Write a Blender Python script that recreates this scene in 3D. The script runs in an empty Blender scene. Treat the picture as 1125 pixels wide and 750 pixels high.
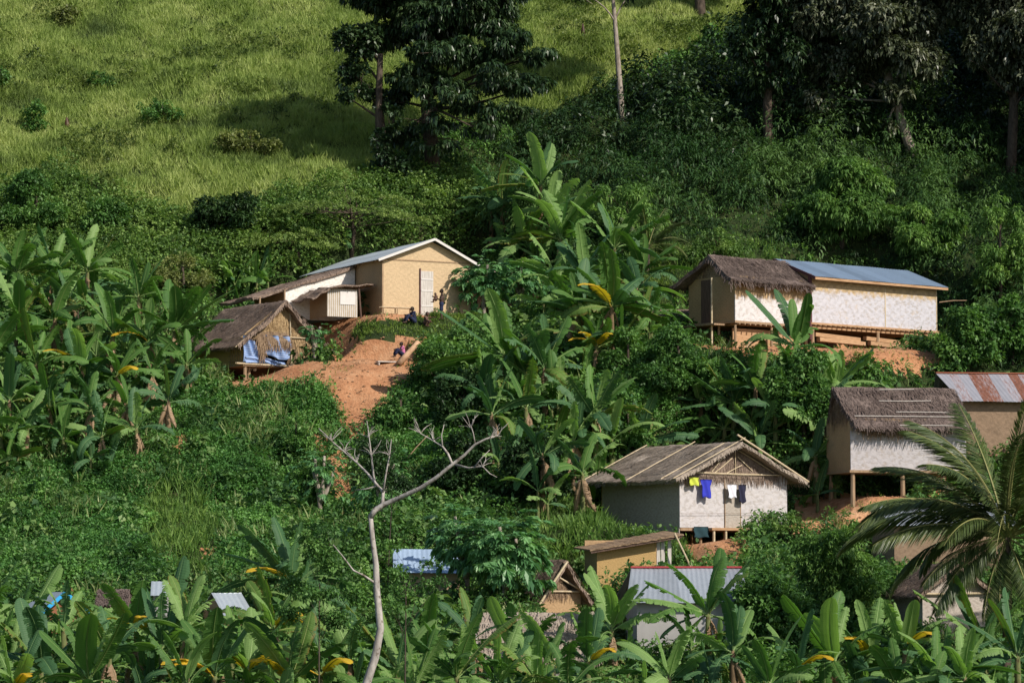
import bpy, math, random
import numpy as np
from mathutils import Vector, Matrix, Euler

# ---------------------------------------------------------------- camera, sky, sun, exposure
SC = bpy.context.scene
COL = SC.collection
R = math.radians
FPX, CX, CY, HORIZ = 3200.0, 562.5, 375.0, 620.0
TILT = math.atan((HORIZ-CY)/FPX)
cd = bpy.data.cameras.new('camera'); cam = bpy.data.objects.new('camera', cd); COL.objects.link(cam)
cd.sensor_width = 36; cd.lens = 36*FPX/1125; cd.clip_start = 1; cd.clip_end = 5000
cam.rotation_euler = (math.pi/2+TILT, 0, 0)
SC.camera = cam
SUN_AZ = R(131)      # clockwise from +Y (view direction): the sun stands to the right and behind the camera
SUN_EL = R(38)
w = bpy.data.worlds.new('World'); SC.world = w; w.use_nodes = True
nt = w.node_tree
sky = nt.nodes.new('ShaderNodeTexSky'); sky.sky_type = 'NISHITA'; sky.sun_disc = False
sky.sun_elevation = SUN_EL; sky.sun_rotation = SUN_AZ
bg = nt.nodes['Background']; bg.inputs['Strength'].default_value = 0.09
nt.links.new(sky.outputs[0], bg.inputs[0])
sl = bpy.data.lights.new('sun', 'SUN'); sl.energy = 4.2; sl.angle = R(0.6); sl.color = (1.0, 0.92, 0.82)
so = bpy.data.objects.new('sun', sl); COL.objects.link(so)
sd = Vector((math.sin(SUN_AZ)*math.cos(SUN_EL), math.cos(SUN_AZ)*math.cos(SUN_EL), math.sin(SUN_EL)))
so.rotation_euler = sd.to_track_quat('Z', 'Y').to_euler()
SC.view_settings.view_transform = 'Standard'; SC.view_settings.look = 'None'
SC.view_settings.exposure = 0.28; SC.view_settings.gamma = 1.0
try: SC.view_settings.use_curve_mapping = False
except Exception: pass
try:
    SC.cycles.max_bounces = 6; SC.cycles.diffuse_bounces = 3; SC.cycles.transmission_bounces = 4
    SC.cycles.sample_clamp_indirect = 4
except Exception: pass

# ---------------------------------------------------------------- pixels <-> points
ct, st_ = math.cos(TILT), math.sin(TILT)
def ray(px, py):
    a = (px-CX)/FPX; b = -(py-CY)/FPX
    return np.array([a, ct-b*st_, st_+b*ct])
def at(px, py, Y):
    r = ray(px, py); return Vector(r*(Y/r[1]))
def proj(X, Y, Z):
    f = Y*ct+Z*st_; u = -Y*st_+Z*ct
    return CX+FPX*X/f, CY-FPX*u/f
def zat(py, Y): return at(CX, py, Y).z
def len_to(o, d, px):
    """how far along the level direction d from o the column px is met"""
    a = (px-CX)/FPX
    den = d[0]-a*ct*d[1]
    return (a*(ct*o[1]+st_*o[2])-o[0])/den

# ---------------------------------------------------------------- bookkeeping
def tag(o, label=None, cat=None, group=None, kind=None):
    if label: o['label'] = label
    if cat: o['category'] = cat
    if group: o['group'] = group
    if kind: o['kind'] = kind
    return o
def empty(name, loc, rz, label, cat, group=None):
    o = bpy.data.objects.new(name, None); COL.objects.link(o); o.empty_display_size = .3
    o.location = loc; o.rotation_euler = (0, 0, rz)
    return tag(o, label, cat, group)
def link(name, me, parent=None, label=None):
    o = bpy.data.objects.new(name, me); COL.objects.link(o)
    if parent: o.parent = parent
    if label: o['label'] = label
    return o

class MB:
    def __init__(s): s.v = []; s.f = []; s.m = []
    def quad(s, pts, m=0):
        b = len(s.v); s.v += [tuple(p) for p in pts]; s.f.append(tuple(range(b, b+len(pts)))); s.m.append(m)
    def box(s, lo, hi, M=None, m=0):
        x0, y0, z0 = lo; x1, y1, z1 = hi
        P = [(x0,y0,z0),(x1,y0,z0),(x1,y1,z0),(x0,y1,z0),(x0,y0,z1),(x1,y0,z1),(x1,y1,z1),(x0,y1,z1)]
        if M is not None: P = [tuple(M @ Vector(p)) for p in P]
        b = len(s.v); s.v += P
        for f in ((0,3,2,1),(4,5,6,7),(0,1,5,4),(1,2,6,5),(2,3,7,6),(3,0,4,7)):
            s.f.append(tuple(b+i for i in f)); s.m.append(m)
    def beam(s, a, b, w, h=None, m=0):
        """a squared timber from a to b"""
        a = Vector(a); b = Vector(b); h = h or w
        d = (b-a); L = d.length; q = d.to_track_quat('Y', 'Z').to_matrix().to_4x4(); q.translation = a
        s.box((-w/2, 0, -h/2), (w/2, L, h/2), q, m)
    def tube(s, path, rad, n=6, cap=True, m=0):
        path = [Vector(p) for p in path]
        if not hasattr(rad, '__len__'): rad = [rad]*len(path)
        b = len(s.v); up = None
        for i, p in enumerate(path):
            t = (path[min(i+1, len(path)-1)]-path[max(i-1, 0)]).normalized()
            if up is None: up = t.orthogonal().normalized()
            up = (up-t*up.dot(t)); up = up.normalized() if up.length > 1e-5 else t.orthogonal().normalized()
            sd_ = t.cross(up)
            for k in range(n):
                a = 2*math.pi*k/n; s.v.append(tuple(p+(up*math.cos(a)+sd_*math.sin(a))*rad[i]))
        for i in range(len(path)-1):
            for k in range(n):
                k2 = (k+1) % n
                s.f.append((b+i*n+k, b+i*n+k2, b+(i+1)*n+k2, b+(i+1)*n+k)); s.m.append(m)
        if cap:
            s.f.append(tuple(b+k for k in range(n))[::-1]); s.m.append(m)
            s.f.append(tuple(b+(len(path)-1)*n+k for k in range(n))); s.m.append(m)
    def slab(s, A, B, C, D, th, nu=1, nv=1, fn=None, m=0):
        """slab on the corners A B (lower edge) C D (upper edge); fn(u, v) lifts its top"""
        A, B, C, D = map(Vector, (A, B, C, D)); n = (B-A).cross(D-A).normalized()
        b = len(s.v)
        for side in (0, 1):
            for j in range(nv+1):
                for i in range(nu+1):
                    u = i/nu; v = j/nv; p = A.lerp(B, u).lerp(D.lerp(C, u), v)
                    o = fn(u, v) if fn else 0
                    s.v.append(tuple(p+n*(o-(th if side else 0))))
        w1 = nu+1; off = w1*(nv+1)
        idx = lambda i, j, q=0: b+q*off+j*w1+i
        for j in range(nv):
            for i in range(nu):
                s.f.append((idx(i,j), idx(i+1,j), idx(i+1,j+1), idx(i,j+1))); s.m.append(m)
                s.f.append((idx(i,j,1), idx(i,j+1,1), idx(i+1,j+1,1), idx(i+1,j,1))); s.m.append(m)
        for i in range(nu):
            s.f.append((idx(i,0), idx(i,0,1), idx(i+1,0,1), idx(i+1,0))); s.m.append(m)
            s.f.append((idx(i,nv), idx(i+1,nv), idx(i+1,nv,1), idx(i,nv,1))); s.m.append(m)
        for j in range(nv):
            s.f.append((idx(0,j), idx(0,j+1), idx(0,j+1,1), idx(0,j,1))); s.m.append(m)
            s.f.append((idx(nu,j), idx(nu,j,1), idx(nu,j+1,1), idx(nu,j+1))); s.m.append(m)
    def mesh(s, name, mats, smooth=False):
        me = bpy.data.meshes.new(name); me.from_pydata(s.v, [], s.f)
        if not isinstance(mats, (list, tuple)): mats = [mats]
        for mt in mats: me.materials.append(mt)
        me.polygons.foreach_set('material_index', s.m)
        if smooth: me.polygons.foreach_set('use_smooth', [True]*len(s.f))
        me.update(); return me
    def build(s, name, mats, parent=None, label=None, smooth=False):
        return link(name, s.mesh(name, mats, smooth), parent, label)

# ---------------------------------------------------------------- materials
def newmat(name):
    m = bpy.data.materials.new(name); m.use_nodes = True
    nt = m.node_tree; nt.nodes.clear()
    out = nt.nodes.new('ShaderNodeOutputMaterial')
    return m, nt, out
class G:
    """tiny node-graph writer"""
    def __init__(s, nt): s.nt = nt
    def n(s, t, **kw):
        nd = s.nt.nodes.new('ShaderNode'+t)
        for k, v in kw.items():
            if k.startswith('_'): setattr(nd, k[1:], v)
        for k, v in kw.items():
            if k.startswith('_'): continue
            key = int(k[1:]) if k[0] == 'i' and k[1:].isdigit() else k.replace('__', ' ')
            inp = nd.inputs[key]
            if isinstance(v, bpy.types.NodeSocket): s.nt.links.new(v, inp)
            else: inp.default_value = v
        return nd
    def math(s, op, a, b=0.0, clamp=False):
        return s.n('Math', _operation=op, _use_clamp=clamp, i0=a, i1=b).outputs[0]
    def noise(s, vec, scale, detail=3, rough=.55, dist=0):
        return s.n('TexNoise', Vector=vec, Scale=scale, Detail=detail, Roughness=rough, Distortion=dist).outputs[0]
    def mix(s, f, a, b, mode='MIX'):
        nd = s.nt.nodes.new('ShaderNodeMix'); nd.data_type = 'RGBA'; nd.blend_type = mode
        for sock, v in ((nd.inputs[0], f), (nd.inputs[6], a), (nd.inputs[7], b)):
            if isinstance(v, bpy.types.NodeSocket): s.nt.links.new(v, sock)
            else: sock.default_value = v if not isinstance(v, tuple) or len(v) == 4 else (*v, 1)
        return nd.outputs[2]
    def ramp(s, f, *stops):
        nd = s.n('ValToRGB', Fac=f); cr = nd.color_ramp
        while len(cr.elements) < len(stops): cr.elements.new(.5)
        for e, (p, c) in zip(cr.elements, stops):
            e.position = p; e.color = (*c, 1) if len(c) == 3 else c
        return nd.outputs[0]
    def step(s, v, lo, hi):
        return s.n('MapRange', _clamp=True, Value=v, i1=lo, i2=hi).outputs[0]
    def scaled(s, vec, sc):
        return s.n('Mapping', Vector=vec, Scale=sc).outputs[0]
    def bump(s, h, strength=.4, dist=.03):
        return s.n('Bump', Strength=strength, Distance=dist, Height=h).outputs[0]
    def bsdf(s, out, col, rough=.85, spec=.2, metal=0, normal=None):
        b = s.n('BsdfPrincipled', Roughness=rough, Metallic=metal)
        b.inputs['Specular IOR Level'].default_value = spec
        if isinstance(col, bpy.types.NodeSocket): s.nt.links.new(col, b.inputs['Base Color'])
        else: b.inputs['Base Color'].default_value = (*col, 1)
        if normal: s.nt.links.new(normal, b.inputs['Normal'])
        if out: s.nt.links.new(b.outputs[0], out.inputs[0])
        return b
def objco(g): return g.n('TexCoord').outputs['Object']

def mat_plain(name, c, rough=.8, var=.25, scale=6, spec=.2):
    m, nt, out = newmat(name); g = G(nt); co = objco(g)
    f = g.noise(co, scale, 4)
    col = g.mix(f, tuple(x*(1-var) for x in c), tuple(min(1, x*(1+var)) for x in c))
    g.bsdf(out, col, rough, spec); return m
def mat_wood(name, c1, c2, sc=(14, 14, 1.2)):
    m, nt, out = newmat(name); g = G(nt); co = objco(g)
    f = g.noise(g.scaled(co, sc), 2.0, 4, .6)
    col = g.ramp(f, (.3, c1), (.7, c2))
    g.bsdf(out, col, .8, .2, normal=g.bump(f, .4, .02)); return m
def mat_weave(name, tan, white=None, z0=0, z1=10, amt=.8, cell=.16, contrast=.35, blotch=1.3, stain=.25):
    """woven split-bamboo matting, part of it whitewashed (between the heights z0 and z1)"""
    m, nt, out = newmat(name); g = G(nt); co = objco(g)
    sp = g.n('SeparateXYZ', Vector=co)
    u = g.math('ADD', sp.outputs[0], sp.outputs[1]); z = sp.outputs[2]
    uv = g.n('CombineXYZ', X=u, Y=z, Z=0.0).outputs[0]
    br = g.n('TexBrick', _offset=.5, Vector=uv, Scale=1.0, Mortar__Size=.006, Brick__Width=cell*2, Row__Height=cell*.75,
             Color1=(1,1,1,1), Color2=(.35,.35,.35,1), Mortar=(.35,.35,.35,1))
    bf = g.n('RGBToBW', Color=br.outputs[0]).outputs[0]
    u2 = g.math('MULTIPLY', g.math('SINE', g.math('MULTIPLY', u, 3.14159/cell)), g.math('SINE', g.math('MULTIPLY', z, 3.14159/(cell*.75))))
    weave = g.step(u2, -.5, .5)
    fl = g.step(g.noise(g.scaled(uv, (1.1/cell, 1.9/cell, 1)), 1.0, 2, .5, .6), .40, .56); bf = g.math('ADD', g.math('MULTIPLY', bf, .25), g.math('MULTIPLY', fl, .75))
    pat = g.mix(.3, bf, weave); fade = g.step(g.noise(uv, 1.7, 4, .7), .42, .62)
    pat = g.mix(g.math('MULTIPLY', fade, .3), pat, (1.0, 1.0, 1.0))
    big = g.noise(uv, blotch, 4, .6); fine = g.noise(g.scaled(uv, (1, 1, 1)), 14, 3, .6)
    t1 = g.mix(fine, tuple(x*.72 for x in tan), tuple(min(1, x*1.2) for x in tan))
    t1 = g.mix(g.math('MULTIPLY', g.step(big, .5, .75), stain), t1, tuple(x*.45 for x in tan))
    t1 = g.mix(g.math('MULTIPLY', g.math('SUBTRACT', 1.0, pat), contrast), t1, tuple(x*.42 for x in tan))
    col = t1
    if white:
        edge = g.math('ADD', z, g.math('MULTIPLY', g.math('SUBTRACT', g.noise(uv, 3.0, 3), .5), .9))
        k = g.math('MULTIPLY', g.step(edge, z1+.12, z1-.12), g.step(edge, z0-.1, z0+.1))
        cells = g.step(g.math('ADD', bf, g.math('MULTIPLY', fine, .8)), .55, .75)
        cov = g.math('MULTIPLY', k, g.math('ADD', amt*.75, g.math('MULTIPLY', cells, .25)))
        wear = g.step(g.noise(uv, 2.2, 5, .7), .68, .56)
        cov = g.math('MULTIPLY', cov, g.math('ADD', .55, g.math('MULTIPLY', wear, .45)))
        wc = g.mix(g.math('MULTIPLY', g.math('SUBTRACT', 1.0, pat), contrast*.8), white, tuple(x*.55 for x in white))
        col = g.mix(cov, t1, wc)
    g.bsdf(out, col, .85, .15, normal=g.bump(pat, .35, .02)); return m
def mat_thatch(name, c1, c2, c3, slope_axis=1):
    m, nt, out = newmat(name); g = G(nt); co = objco(g)
    at_ = g.n('Attribute', _attribute_name='var').outputs['Fac']
    f = g.noise(g.scaled(co, (9, 9, 9)), 1.0, 5, .7); b = g.noise(co, 1.1, 4, .6)
    v = g.math('ADD', g.math('MULTIPLY', f, .55), g.math('ADD', g.math('MULTIPLY', b, .3), g.math('MULTIPLY', at_, .25)))
    col = g.ramp(v, (.32, c1), (.5, c2), (.75, c3))
    g.bsdf(out, col, .95, .08, normal=g.bump(f, .8, .05)); return m
def mat_tin(name, c, rust=0, sheet=.85, rough=.38, metal=.35, rc=(.24,.09,.045), axis='x', stripes=.0):
    m, nt, out = newmat(name); g = G(nt); co = objco(g)
    sp = g.n('SeparateXYZ', Vector=co); u = sp.outputs[0 if axis == 'x' else 1]
    sh = g.math('FLOOR', g.math('DIVIDE', u, sheet))
    wn = g.n('TexWhiteNoise', _noise_dimensions='1D', W=sh).outputs[0]
    nz = g.noise(g.scaled(co, (1, 1, 1)), 2.5, 5, .65)
    v = g.math('ADD', g.math('MULTIPLY', wn, .5), g.math('MULTIPLY', nz, .5))
    col = g.mix(v, tuple(x*.68 for x in c), tuple(min(1, x*1.22) for x in c))
    streak = g.noise(g.scaled(co, (12, 12, .6) if True else 1), 1.0, 4, .7)
    col = g.mix(g.math('MULTIPLY', g.step(streak, .5, .75), .4), col, tuple(x*.55 for x in c))
    rg = rough
    if rust:
        rm = g.step(g.math('ADD', g.math('MULTIPLY', wn, .5), g.math('MULTIPLY', g.noise(g.scaled(co, (5, 1, 1)), 2.0, 6, .8), .75)), 1.05-rust, 1.25-rust)
        col = g.mix(rm, col, g.ramp(g.noise(co, 9, 4), (.3, tuple(x*.7 for x in rc)), (.7, tuple(x*1.4 for x in rc))))
        rg = g.math('ADD', rough, g.math('MULTIPLY', rm, .4))
    b = g.bsdf(out, col, .5, .4, metal)
    if rust: nt.links.new(rg, b.inputs['Roughness'])
    else: b.inputs['Roughness'].default_value = rough
    return m
def mat_leaf(name, dark, mid, light, trans=.28, rough=.5, spec=.25, patch=.35, pscale=.5):
    m, nt, out = newmat(name); g = G(nt)
    at_ = g.n('Attribute', _attribute_name='var').outputs['Fac']
    geo = g.n('NewGeometry'); oi = g.n('ObjectInfo').outputs['Random']
    nz = g.noise(geo.outputs['Position'], pscale, 4, .6)
    v = g.math('ADD', g.math('MULTIPLY', at_, 1-patch), g.math('MULTIPLY', g.step(nz, .3, .7), patch))
    v = g.math('ADD', v, g.math('MULTIPLY', g.math('SUBTRACT', oi, .5), .12))
    col = g.ramp(v, (.1, dark), (.5, mid), (.9, light))
    b = g.bsdf(None, col, rough, spec)
    t = g.n('BsdfTranslucent', Color=g.mix(1.0, col, (1.3, 1.45, .7, 1), 'MULTIPLY'))
    mx = g.n('MixShader', Fac=trans, i1=b.outputs[0], i2=t.outputs[0])
    nt.links.new(mx.outputs[0], out.inputs[0]); return m
def mat_banana(name, blade, light, rib, trans=.3, tear=None):
    m, nt, out = newmat(name); g = G(nt)
    uv = g.n('UVMap').outputs[0]; sp = g.n('SeparateXYZ', Vector=uv)
    oi = g.n('ObjectInfo').outputs['Random']
    av = g.math('ABSOLUTE', sp.outputs[1])
    vein = g.math('SINE', g.math('MULTIPLY', g.math('ADD', sp.outputs[0], g.math('MULTIPLY', av, .03)), 210))
    nz = g.noise(g.n('NewGeometry').outputs['Position'], 2.5, 3)
    v = g.math('ADD', g.math('MULTIPLY', oi, .55), g.math('ADD', g.math('MULTIPLY', nz, .35), g.math('MULTIPLY', vein, .05)))
    col = g.mix(v, blade, light)
    if tear:   # scorched, browning margins
        col = g.mix(g.math('MULTIPLY', g.step(g.math('ADD', av, g.math('MULTIPLY', nz, .5)), 1.0, 1.25), .7), col, tear)
    col = g.mix(g.step(av, .06, .02), col, rib)
    b = g.bsdf(None, col, .55, .25, normal=g.bump(vein, .25, .008))
    t = g.n('BsdfTranslucent', Color=g.mix(1.0, col, (1.25, 1.5, .6, 1), 'MULTIPLY'))
    mx = g.n('MixShader', Fac=trans, i1=b.outputs[0], i2=t.outputs[0])
    nt.links.new(mx.outputs[0], out.inputs[0]); return m
def mat_soil(name, c1, c2, c3, sc=1.0):
    m, nt, out = newmat(name); g = G(nt); co = g.n('NewGeometry').outputs['Position']
    a = g.noise(co, .55*sc, 5, .65); b = g.noise(co, 5*sc, 5, .7)
    col = g.ramp(g.math('ADD', g.math('MULTIPLY', a, .6), g.math('MULTIPLY', b, .4)), (.36, c1), (.5, c2), (.66, c3))
    col = g.mix(g.math('MULTIPLY', g.step(g.noise(co, 1.3*sc, 6, .75), .56, .68), .55), col, tuple(x*.5 for x in c2))
    g.bsdf(out, col, .95, .1, normal=g.bump(b, 1.0, .12)); return m
def mat_bark(name, c1, c2, sc=3.0, spots=None):
    m, nt, out = newmat(name); g = G(nt); co = objco(g)
    f = g.noise(g.scaled(co, (2, 2, .7)), sc, 5, .7, .4)
    col = g.ramp(f, (.35, c1), (.62, c2))
    if spots: col = g.mix(g.step(g.noise(co, 5, 3), .58, .66), col, spots)
    g.bsdf(out, col, .9, .1, normal=g.bump(f, .6, .03)); return m

M = {}
M['soil'] = mat_soil('orange_earth', (.33,.145,.07), (.47,.235,.12), (.58,.35,.20))
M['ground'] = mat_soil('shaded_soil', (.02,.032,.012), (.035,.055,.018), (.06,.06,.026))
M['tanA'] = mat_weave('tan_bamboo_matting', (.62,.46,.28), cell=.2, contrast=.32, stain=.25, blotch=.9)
M['tanShade'] = mat_weave('shaded_brown_matting', (.46,.31,.17), cell=.13, contrast=.4, stain=.3)  # holds the shade of side walls in its colour; plain brown huts share it
M['brownwall'] = mat_weave('dull_brown_matting', (.30,.21,.14), cell=.2, contrast=.5, stain=.6)
M['tanB'] = mat_weave('golden_bamboo_matting', (.50,.33,.14), cell=.07, contrast=.25, stain=.2)
M['whiteH4'] = mat_weave('whitewashed_matting', (.58,.41,.21), (.86,.83,.80), -1, 2.55, .98, cell=.19, contrast=.42, stain=.15)
M['whiteH3'] = mat_weave('worn_whitewashed_matting', (.46,.32,.18), (.66,.64,.64), -1, 2.7, .95, cell=.26, contrast=.6, stain=.4)
M['whiteH7'] = mat_weave('pale_whitewashed_matting', (.55,.44,.29), (.80,.77,.72), -1, 9, .95, cell=.15, contrast=.35, stain=.3)
M['greyH7'] = mat_weave('shaded_grey_matting', (.34,.29,.23), (.46,.42,.37), -1, 9, .5, cell=.15, contrast=.4, stain=.3)  # side wall's shade is mixed into this grey; the door shares it
M['greyconc'] = mat_plain('grey_rendered_wall', (.36,.35,.34), .9, .25, 1.6)
M['thatchbrown'] = mat_thatch('brown_palm_thatch', (.13,.09,.07), (.31,.235,.185), (.48,.385,.31))
M['thatchgrey'] = mat_thatch('grey_palm_thatch', (.20,.16,.125), (.42,.355,.29), (.60,.53,.45))
M['thatchdark'] = mat_thatch('dark_palm_thatch', (.075,.055,.048), (.20,.155,.135), (.36,.29,.26))
M['straw'] = mat_thatch('golden_straw', (.20,.125,.06), (.50,.36,.20), (.72,.56,.34))
M['strawbrown'] = mat_thatch('brown_straw', (.13,.085,.055), (.34,.24,.155), (.54,.42,.30))
M['tinblue'] = mat_tin('blue_grey_roof_sheet', (.24,.33,.46), rough=.42)
M['tinpale'] = mat_tin('pale_roof_sheet', (.50,.56,.60), rough=.45)
M['tingrey'] = mat_tin('grey_roof_sheet', (.36,.40,.44), rough=.5)
M['tinrust'] = mat_tin('rusty_roof_sheet', (.42,.42,.46), rust=.45, sheet=.5, rough=.55, rc=(.20,.085,.055))
M['wood'] = mat_wood('sawn_timber', (.30,.17,.085), (.55,.35,.20), (1.2, 14, 14))
M['pole'] = mat_wood('weathered_pole', (.22,.14,.08), (.42,.30,.19), (10, 10, 1))
M['polelight'] = mat_wood('pale_bamboo_pole', (.42,.33,.20), (.62,.52,.37), (3, 3, 3))
M['darkwood'] = mat_wood('dark_timber', (.07,.045,.035), (.16,.10,.075), (10, 10, 1))
M['reddark'] = mat_plain('red_brown_post_paint', (.11,.05,.05), .7)
M['whitepaint'] = mat_plain('whitish_fascia_paint', (.66,.63,.60), .7, .12)
M['paleboard'] = mat_wood('pale_grey_boards', (.42,.38,.34), (.66,.62,.57), (12, 12, 1))
M['dim'] = mat_plain('dark_interior', (.02,.017,.014), .9)
# ---------------------------------------------------------------- terrain
RNG = np.random.default_rng(7)
random.seed(7)
PY_ = [-400, -20, 0, 20, 50, 80, 100, 115, 126, 133, 139, 145, 152, 160, 170, 195, 230, 300, 400, 600, 1500, 3000]
PZ_ = [-1.7, -1.7, -1.7, -5, -9, -8, -5.7, -3.2, -1.1, 1.2, 5.2, 9.3, 13, 16.4, 22, 37, 58, 95, 130, 160, 170, 175]
def base_h(Y): return np.interp(Y, PY_, PZ_)
# points the ground must pass through: pixel column, pixel row, distance, reach
ANCH = [(240, 425, 147, 5), (120, 500, 137, 7), (40, 560, 131, 8), (200, 590, 128, 7), (420, 400, 144.5, 3.2), (385, 470, 139.5, 4), (370, 550, 133, 4),
        (935, 548, 133, 4), (1080, 520, 139, 5), (920, 570, 130, 3.5), (560, 600, 124, 6), (700, 570, 131.5, 4), (1000, 640, 121, 5),
        (960, 405, 144, 3), (790, 470, 138, 5), (600, 470, 139, 5), (480, 365, 149.5, 2.5)]
ANC = []
for a_, b_, c_, s_ in ANCH:
    p_ = at(a_, b_, c_); ANC.append((p_.x, p_.y, p_.z-float(base_h(p_.y)), s_))
PADS = []   # cx, cy, rot, x0, x1, y0, y1, z, blend
PADS.append((at(408,398,147.6).x, 147.7, 0, -1.5, 1.5, -.9, .9, at(408,402,146.6).z-.7, .5))
def value_noise(X, Y, s, seed):
    x = X/s; y = Y/s; xi = np.floor(x).astype(int); yi = np.floor(y).astype(int); fx = x-xi; fy = y-yi
    fx = fx*fx*(3-2*fx); fy = fy*fy*(3-2*fy)
    def h(a, b):
        n = (a*374761393+b*668265263+seed*69069) & 0x7fffffff
        n = ((n ^ (n >> 13))*1274126177) & 0x7fffffff
        return ((n ^ (n >> 16)) & 0xffff)/65535.0
    return (h(xi, yi)*(1-fx)+h(xi+1, yi)*fx)*(1-fy)+(h(xi, yi+1)*(1-fx)+h(xi+1, yi+1)*fx)*fy
def terr(X, Y):
    X = np.asarray(X, float); Y = np.asarray(Y, float)
    h = base_h(Y)
    num = np.zeros_like(h); den = np.full_like(h, .25)
    for ax, ay, r, s in ANC:
        g = np.exp(-((X-ax)**2+(Y-ay)**2)/(2*s*s)); num = num+g*r; den = den+g
    h = h+num/den
    h = h+(value_noise(X, Y, 9, 1)-.5)*1.4*np.clip((Y-60)/60, 0, 1)+(value_noise(X, Y, 2.7, 2)-.5)*.55+(value_noise(X, Y, 1.1, 5)-.5)*.22+(value_noise(X, Y, .55, 6)-.5)*.12
    for cx, cy, a, x0, x1, y0, y1, z, bl in PADS:
        dx = X-cx; dy = Y-cy; lx = dx*math.cos(a)+dy*math.sin(a); ly = -dx*math.sin(a)+dy*math.cos(a)
        ex = np.maximum(np.maximum(x0-lx, lx-x1), 0); ey = np.maximum(np.maximum(y0-ly, ly-y1), 0)
        t = np.clip(1-np.hypot(ex, ey)/bl, 0, 1); t = t*t*(3-2*t)
        h = h*(1-t)+z*t
    return h
def in_pads(X, Y, grow=0.0):
    r = np.zeros(np.shape(X), bool)
    for cx, cy, a, x0, x1, y0, y1, z, bl in HOUSEPADS:
        dx = X-cx; dy = Y-cy; lx = dx*math.cos(a)+dy*math.sin(a); ly = -dx*math.sin(a)+dy*math.cos(a)
        r |= (lx > x0-grow) & (lx < x1+grow) & (ly > y0-grow) & (ly < y1+grow)
    return r
HOUSEPADS = []

class House:
    """front corner pixel, distance, turn of its right-hand wall, ends of both visible walls in pixels, ground row"""
    def __init__(s, name, label, pxc, ground, Y, a, px_right, px_left, group=None, pad=(.6, .6, 1.2), cat='house', L=None, W=None, blend=2.5):
        s.a = R(a); s.o = at(pxc, ground, Y); s.Y = Y
        u = (math.cos(s.a), math.sin(s.a)); v = (-math.sin(s.a), math.cos(s.a))
        s.W = W or len_to(s.o, u, px_right); s.L = L or len_to(s.o, v, px_left)
        s.root = empty(name, s.o, s.a, label, cat, group)
        p = (s.o.x, s.o.y, s.a, -pad[0], s.W+pad[0], -pad[1], s.L+.5, s.o.z-.02, blend)
        PADS.append(p); HOUSEPADS.append((s.o.x, s.o.y, s.a, -.1, s.W+.1, -.1, s.L+.1, 0, 0))
    def z(s, py): return zat(py, s.Y)-s.o.z      # height of a pixel row at the front corner
    def part(s, name, mb, mat, label=None, parent=None, smooth=False):
        return mb.build(name, mat, parent or s.root, label, smooth)

def strands(mb, pts, dirs, L, W, n_up=Vector((0, 0, 1)), lift=.02, m=0, rs=random):
    for p, d in zip(pts, dirs):
        d = Vector(d).normalized(); sd_ = d.cross(n_up)
        if sd_.length < 1e-3: sd_ = Vector((1, 0, 0))
        sd_.normalize(); l = L*rs.uniform(.6, 1.3); w_ = W*rs.uniform(.6, 1.3)
        p = Vector(p); q = p+d*l
        mb.quad((p-sd_*w_, p+sd_*w_, q+sd_*w_*.5, q-sd_*w_*.5), m)
def thatch_slope(mb, A, B, C, D, th=.16, sag=.08, n=1500, seed=1, ragged=.28, dens_edge=26, sides=(True, True)):
    """A B lower edge, D C ridge; a rough slab with loose strands over it and a ragged fringe"""
    rs = random.Random(seed); A, B, C, D = map(Vector, (A, B, C, D)); nrm = (B-A).cross(D-A).normalized()
    if nrm.z < 0: nrm = -nrm
    k = rs.random()*9
    def fn(u, v): return -sag*math.sin(math.pi*v)+.045*math.sin(u*9+k)+.03*math.sin(v*11+u*7+k)+rs.uniform(-.025, .025)
    if (B-A).cross(D-A).z < 0: A, B, C, D = B, A, D, C
    mb.slab(A, B, C, D, th, 28, 10, fn)
    up = ((D-A)+(C-B)).normalized()
    for _ in range(n):
        u = rs.random(); v = rs.random(); p = A.lerp(B, u).lerp(D.lerp(C, u), v)+nrm*(.02-sag*math.sin(math.pi*v))
        d = -up+nrm*rs.uniform(.0, .2)+(B-A).normalized()*rs.uniform(-.25, .25)
        strands(mb, [p+nrm*.03], [d], .32, .018, nrm, rs=rs)
    ln = (B-A).length
    for _ in range(int(ln*dens_edge)):
        u = rs.random(); p = A.lerp(B, u)-nrm*rs.uniform(0, th)+up*rs.uniform(0, .15)
        clump = .55+.6*(.5+.5*math.sin(u*ln*5+k))*rs.random()
        d = -up*rs.uniform(.3, 1)+Vector((0, 0, -1))*rs.uniform(.3, 1)+(B-A).normalized()*rs.uniform(-.25, .25)
        strands(mb, [p], [d], ragged*clump, .022, nrm, rs=rs)
    for e, (P, Q) in enumerate(((A, D), (B, C))):
        if not sides[e]: continue
        sl_ = (Q-P).length; out = (A-B).normalized() if e == 0 else (B-A).normalized()
        for _ in range(int(sl_*dens_edge*.8)):
            p = P.lerp(Q, rs.random())-nrm*rs.uniform(0, th)
            d = out*rs.uniform(0, .8)+Vector((0, 0, -1))*rs.uniform(.2, 1)-up*rs.uniform(0, .6)
            strands(mb, [p], [d], ragged*.6, .02, Vector((0, 0, 1)), rs=rs)
def tin_slope(mb, A, B, C, D, period=.2, amp=.006, th=.012):
    A, B, C, D = map(Vector, (A, B, C, D))
    if (B-A).cross(D-A).z < 0: A, B, C, D = B, A, D, C
    ln = (B-A).length; nu = int(ln/period*6)
    mb.slab(A, B, C, D, th, nu, 2, lambda u, v: amp*math.sin(2*math.pi*u*ln/period)+.01*math.sin(u*ln*1.7+v*3))
def gable_pts(W, z0, z1): return [(0, z0), (W, z0), (W/2, z1)]
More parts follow.
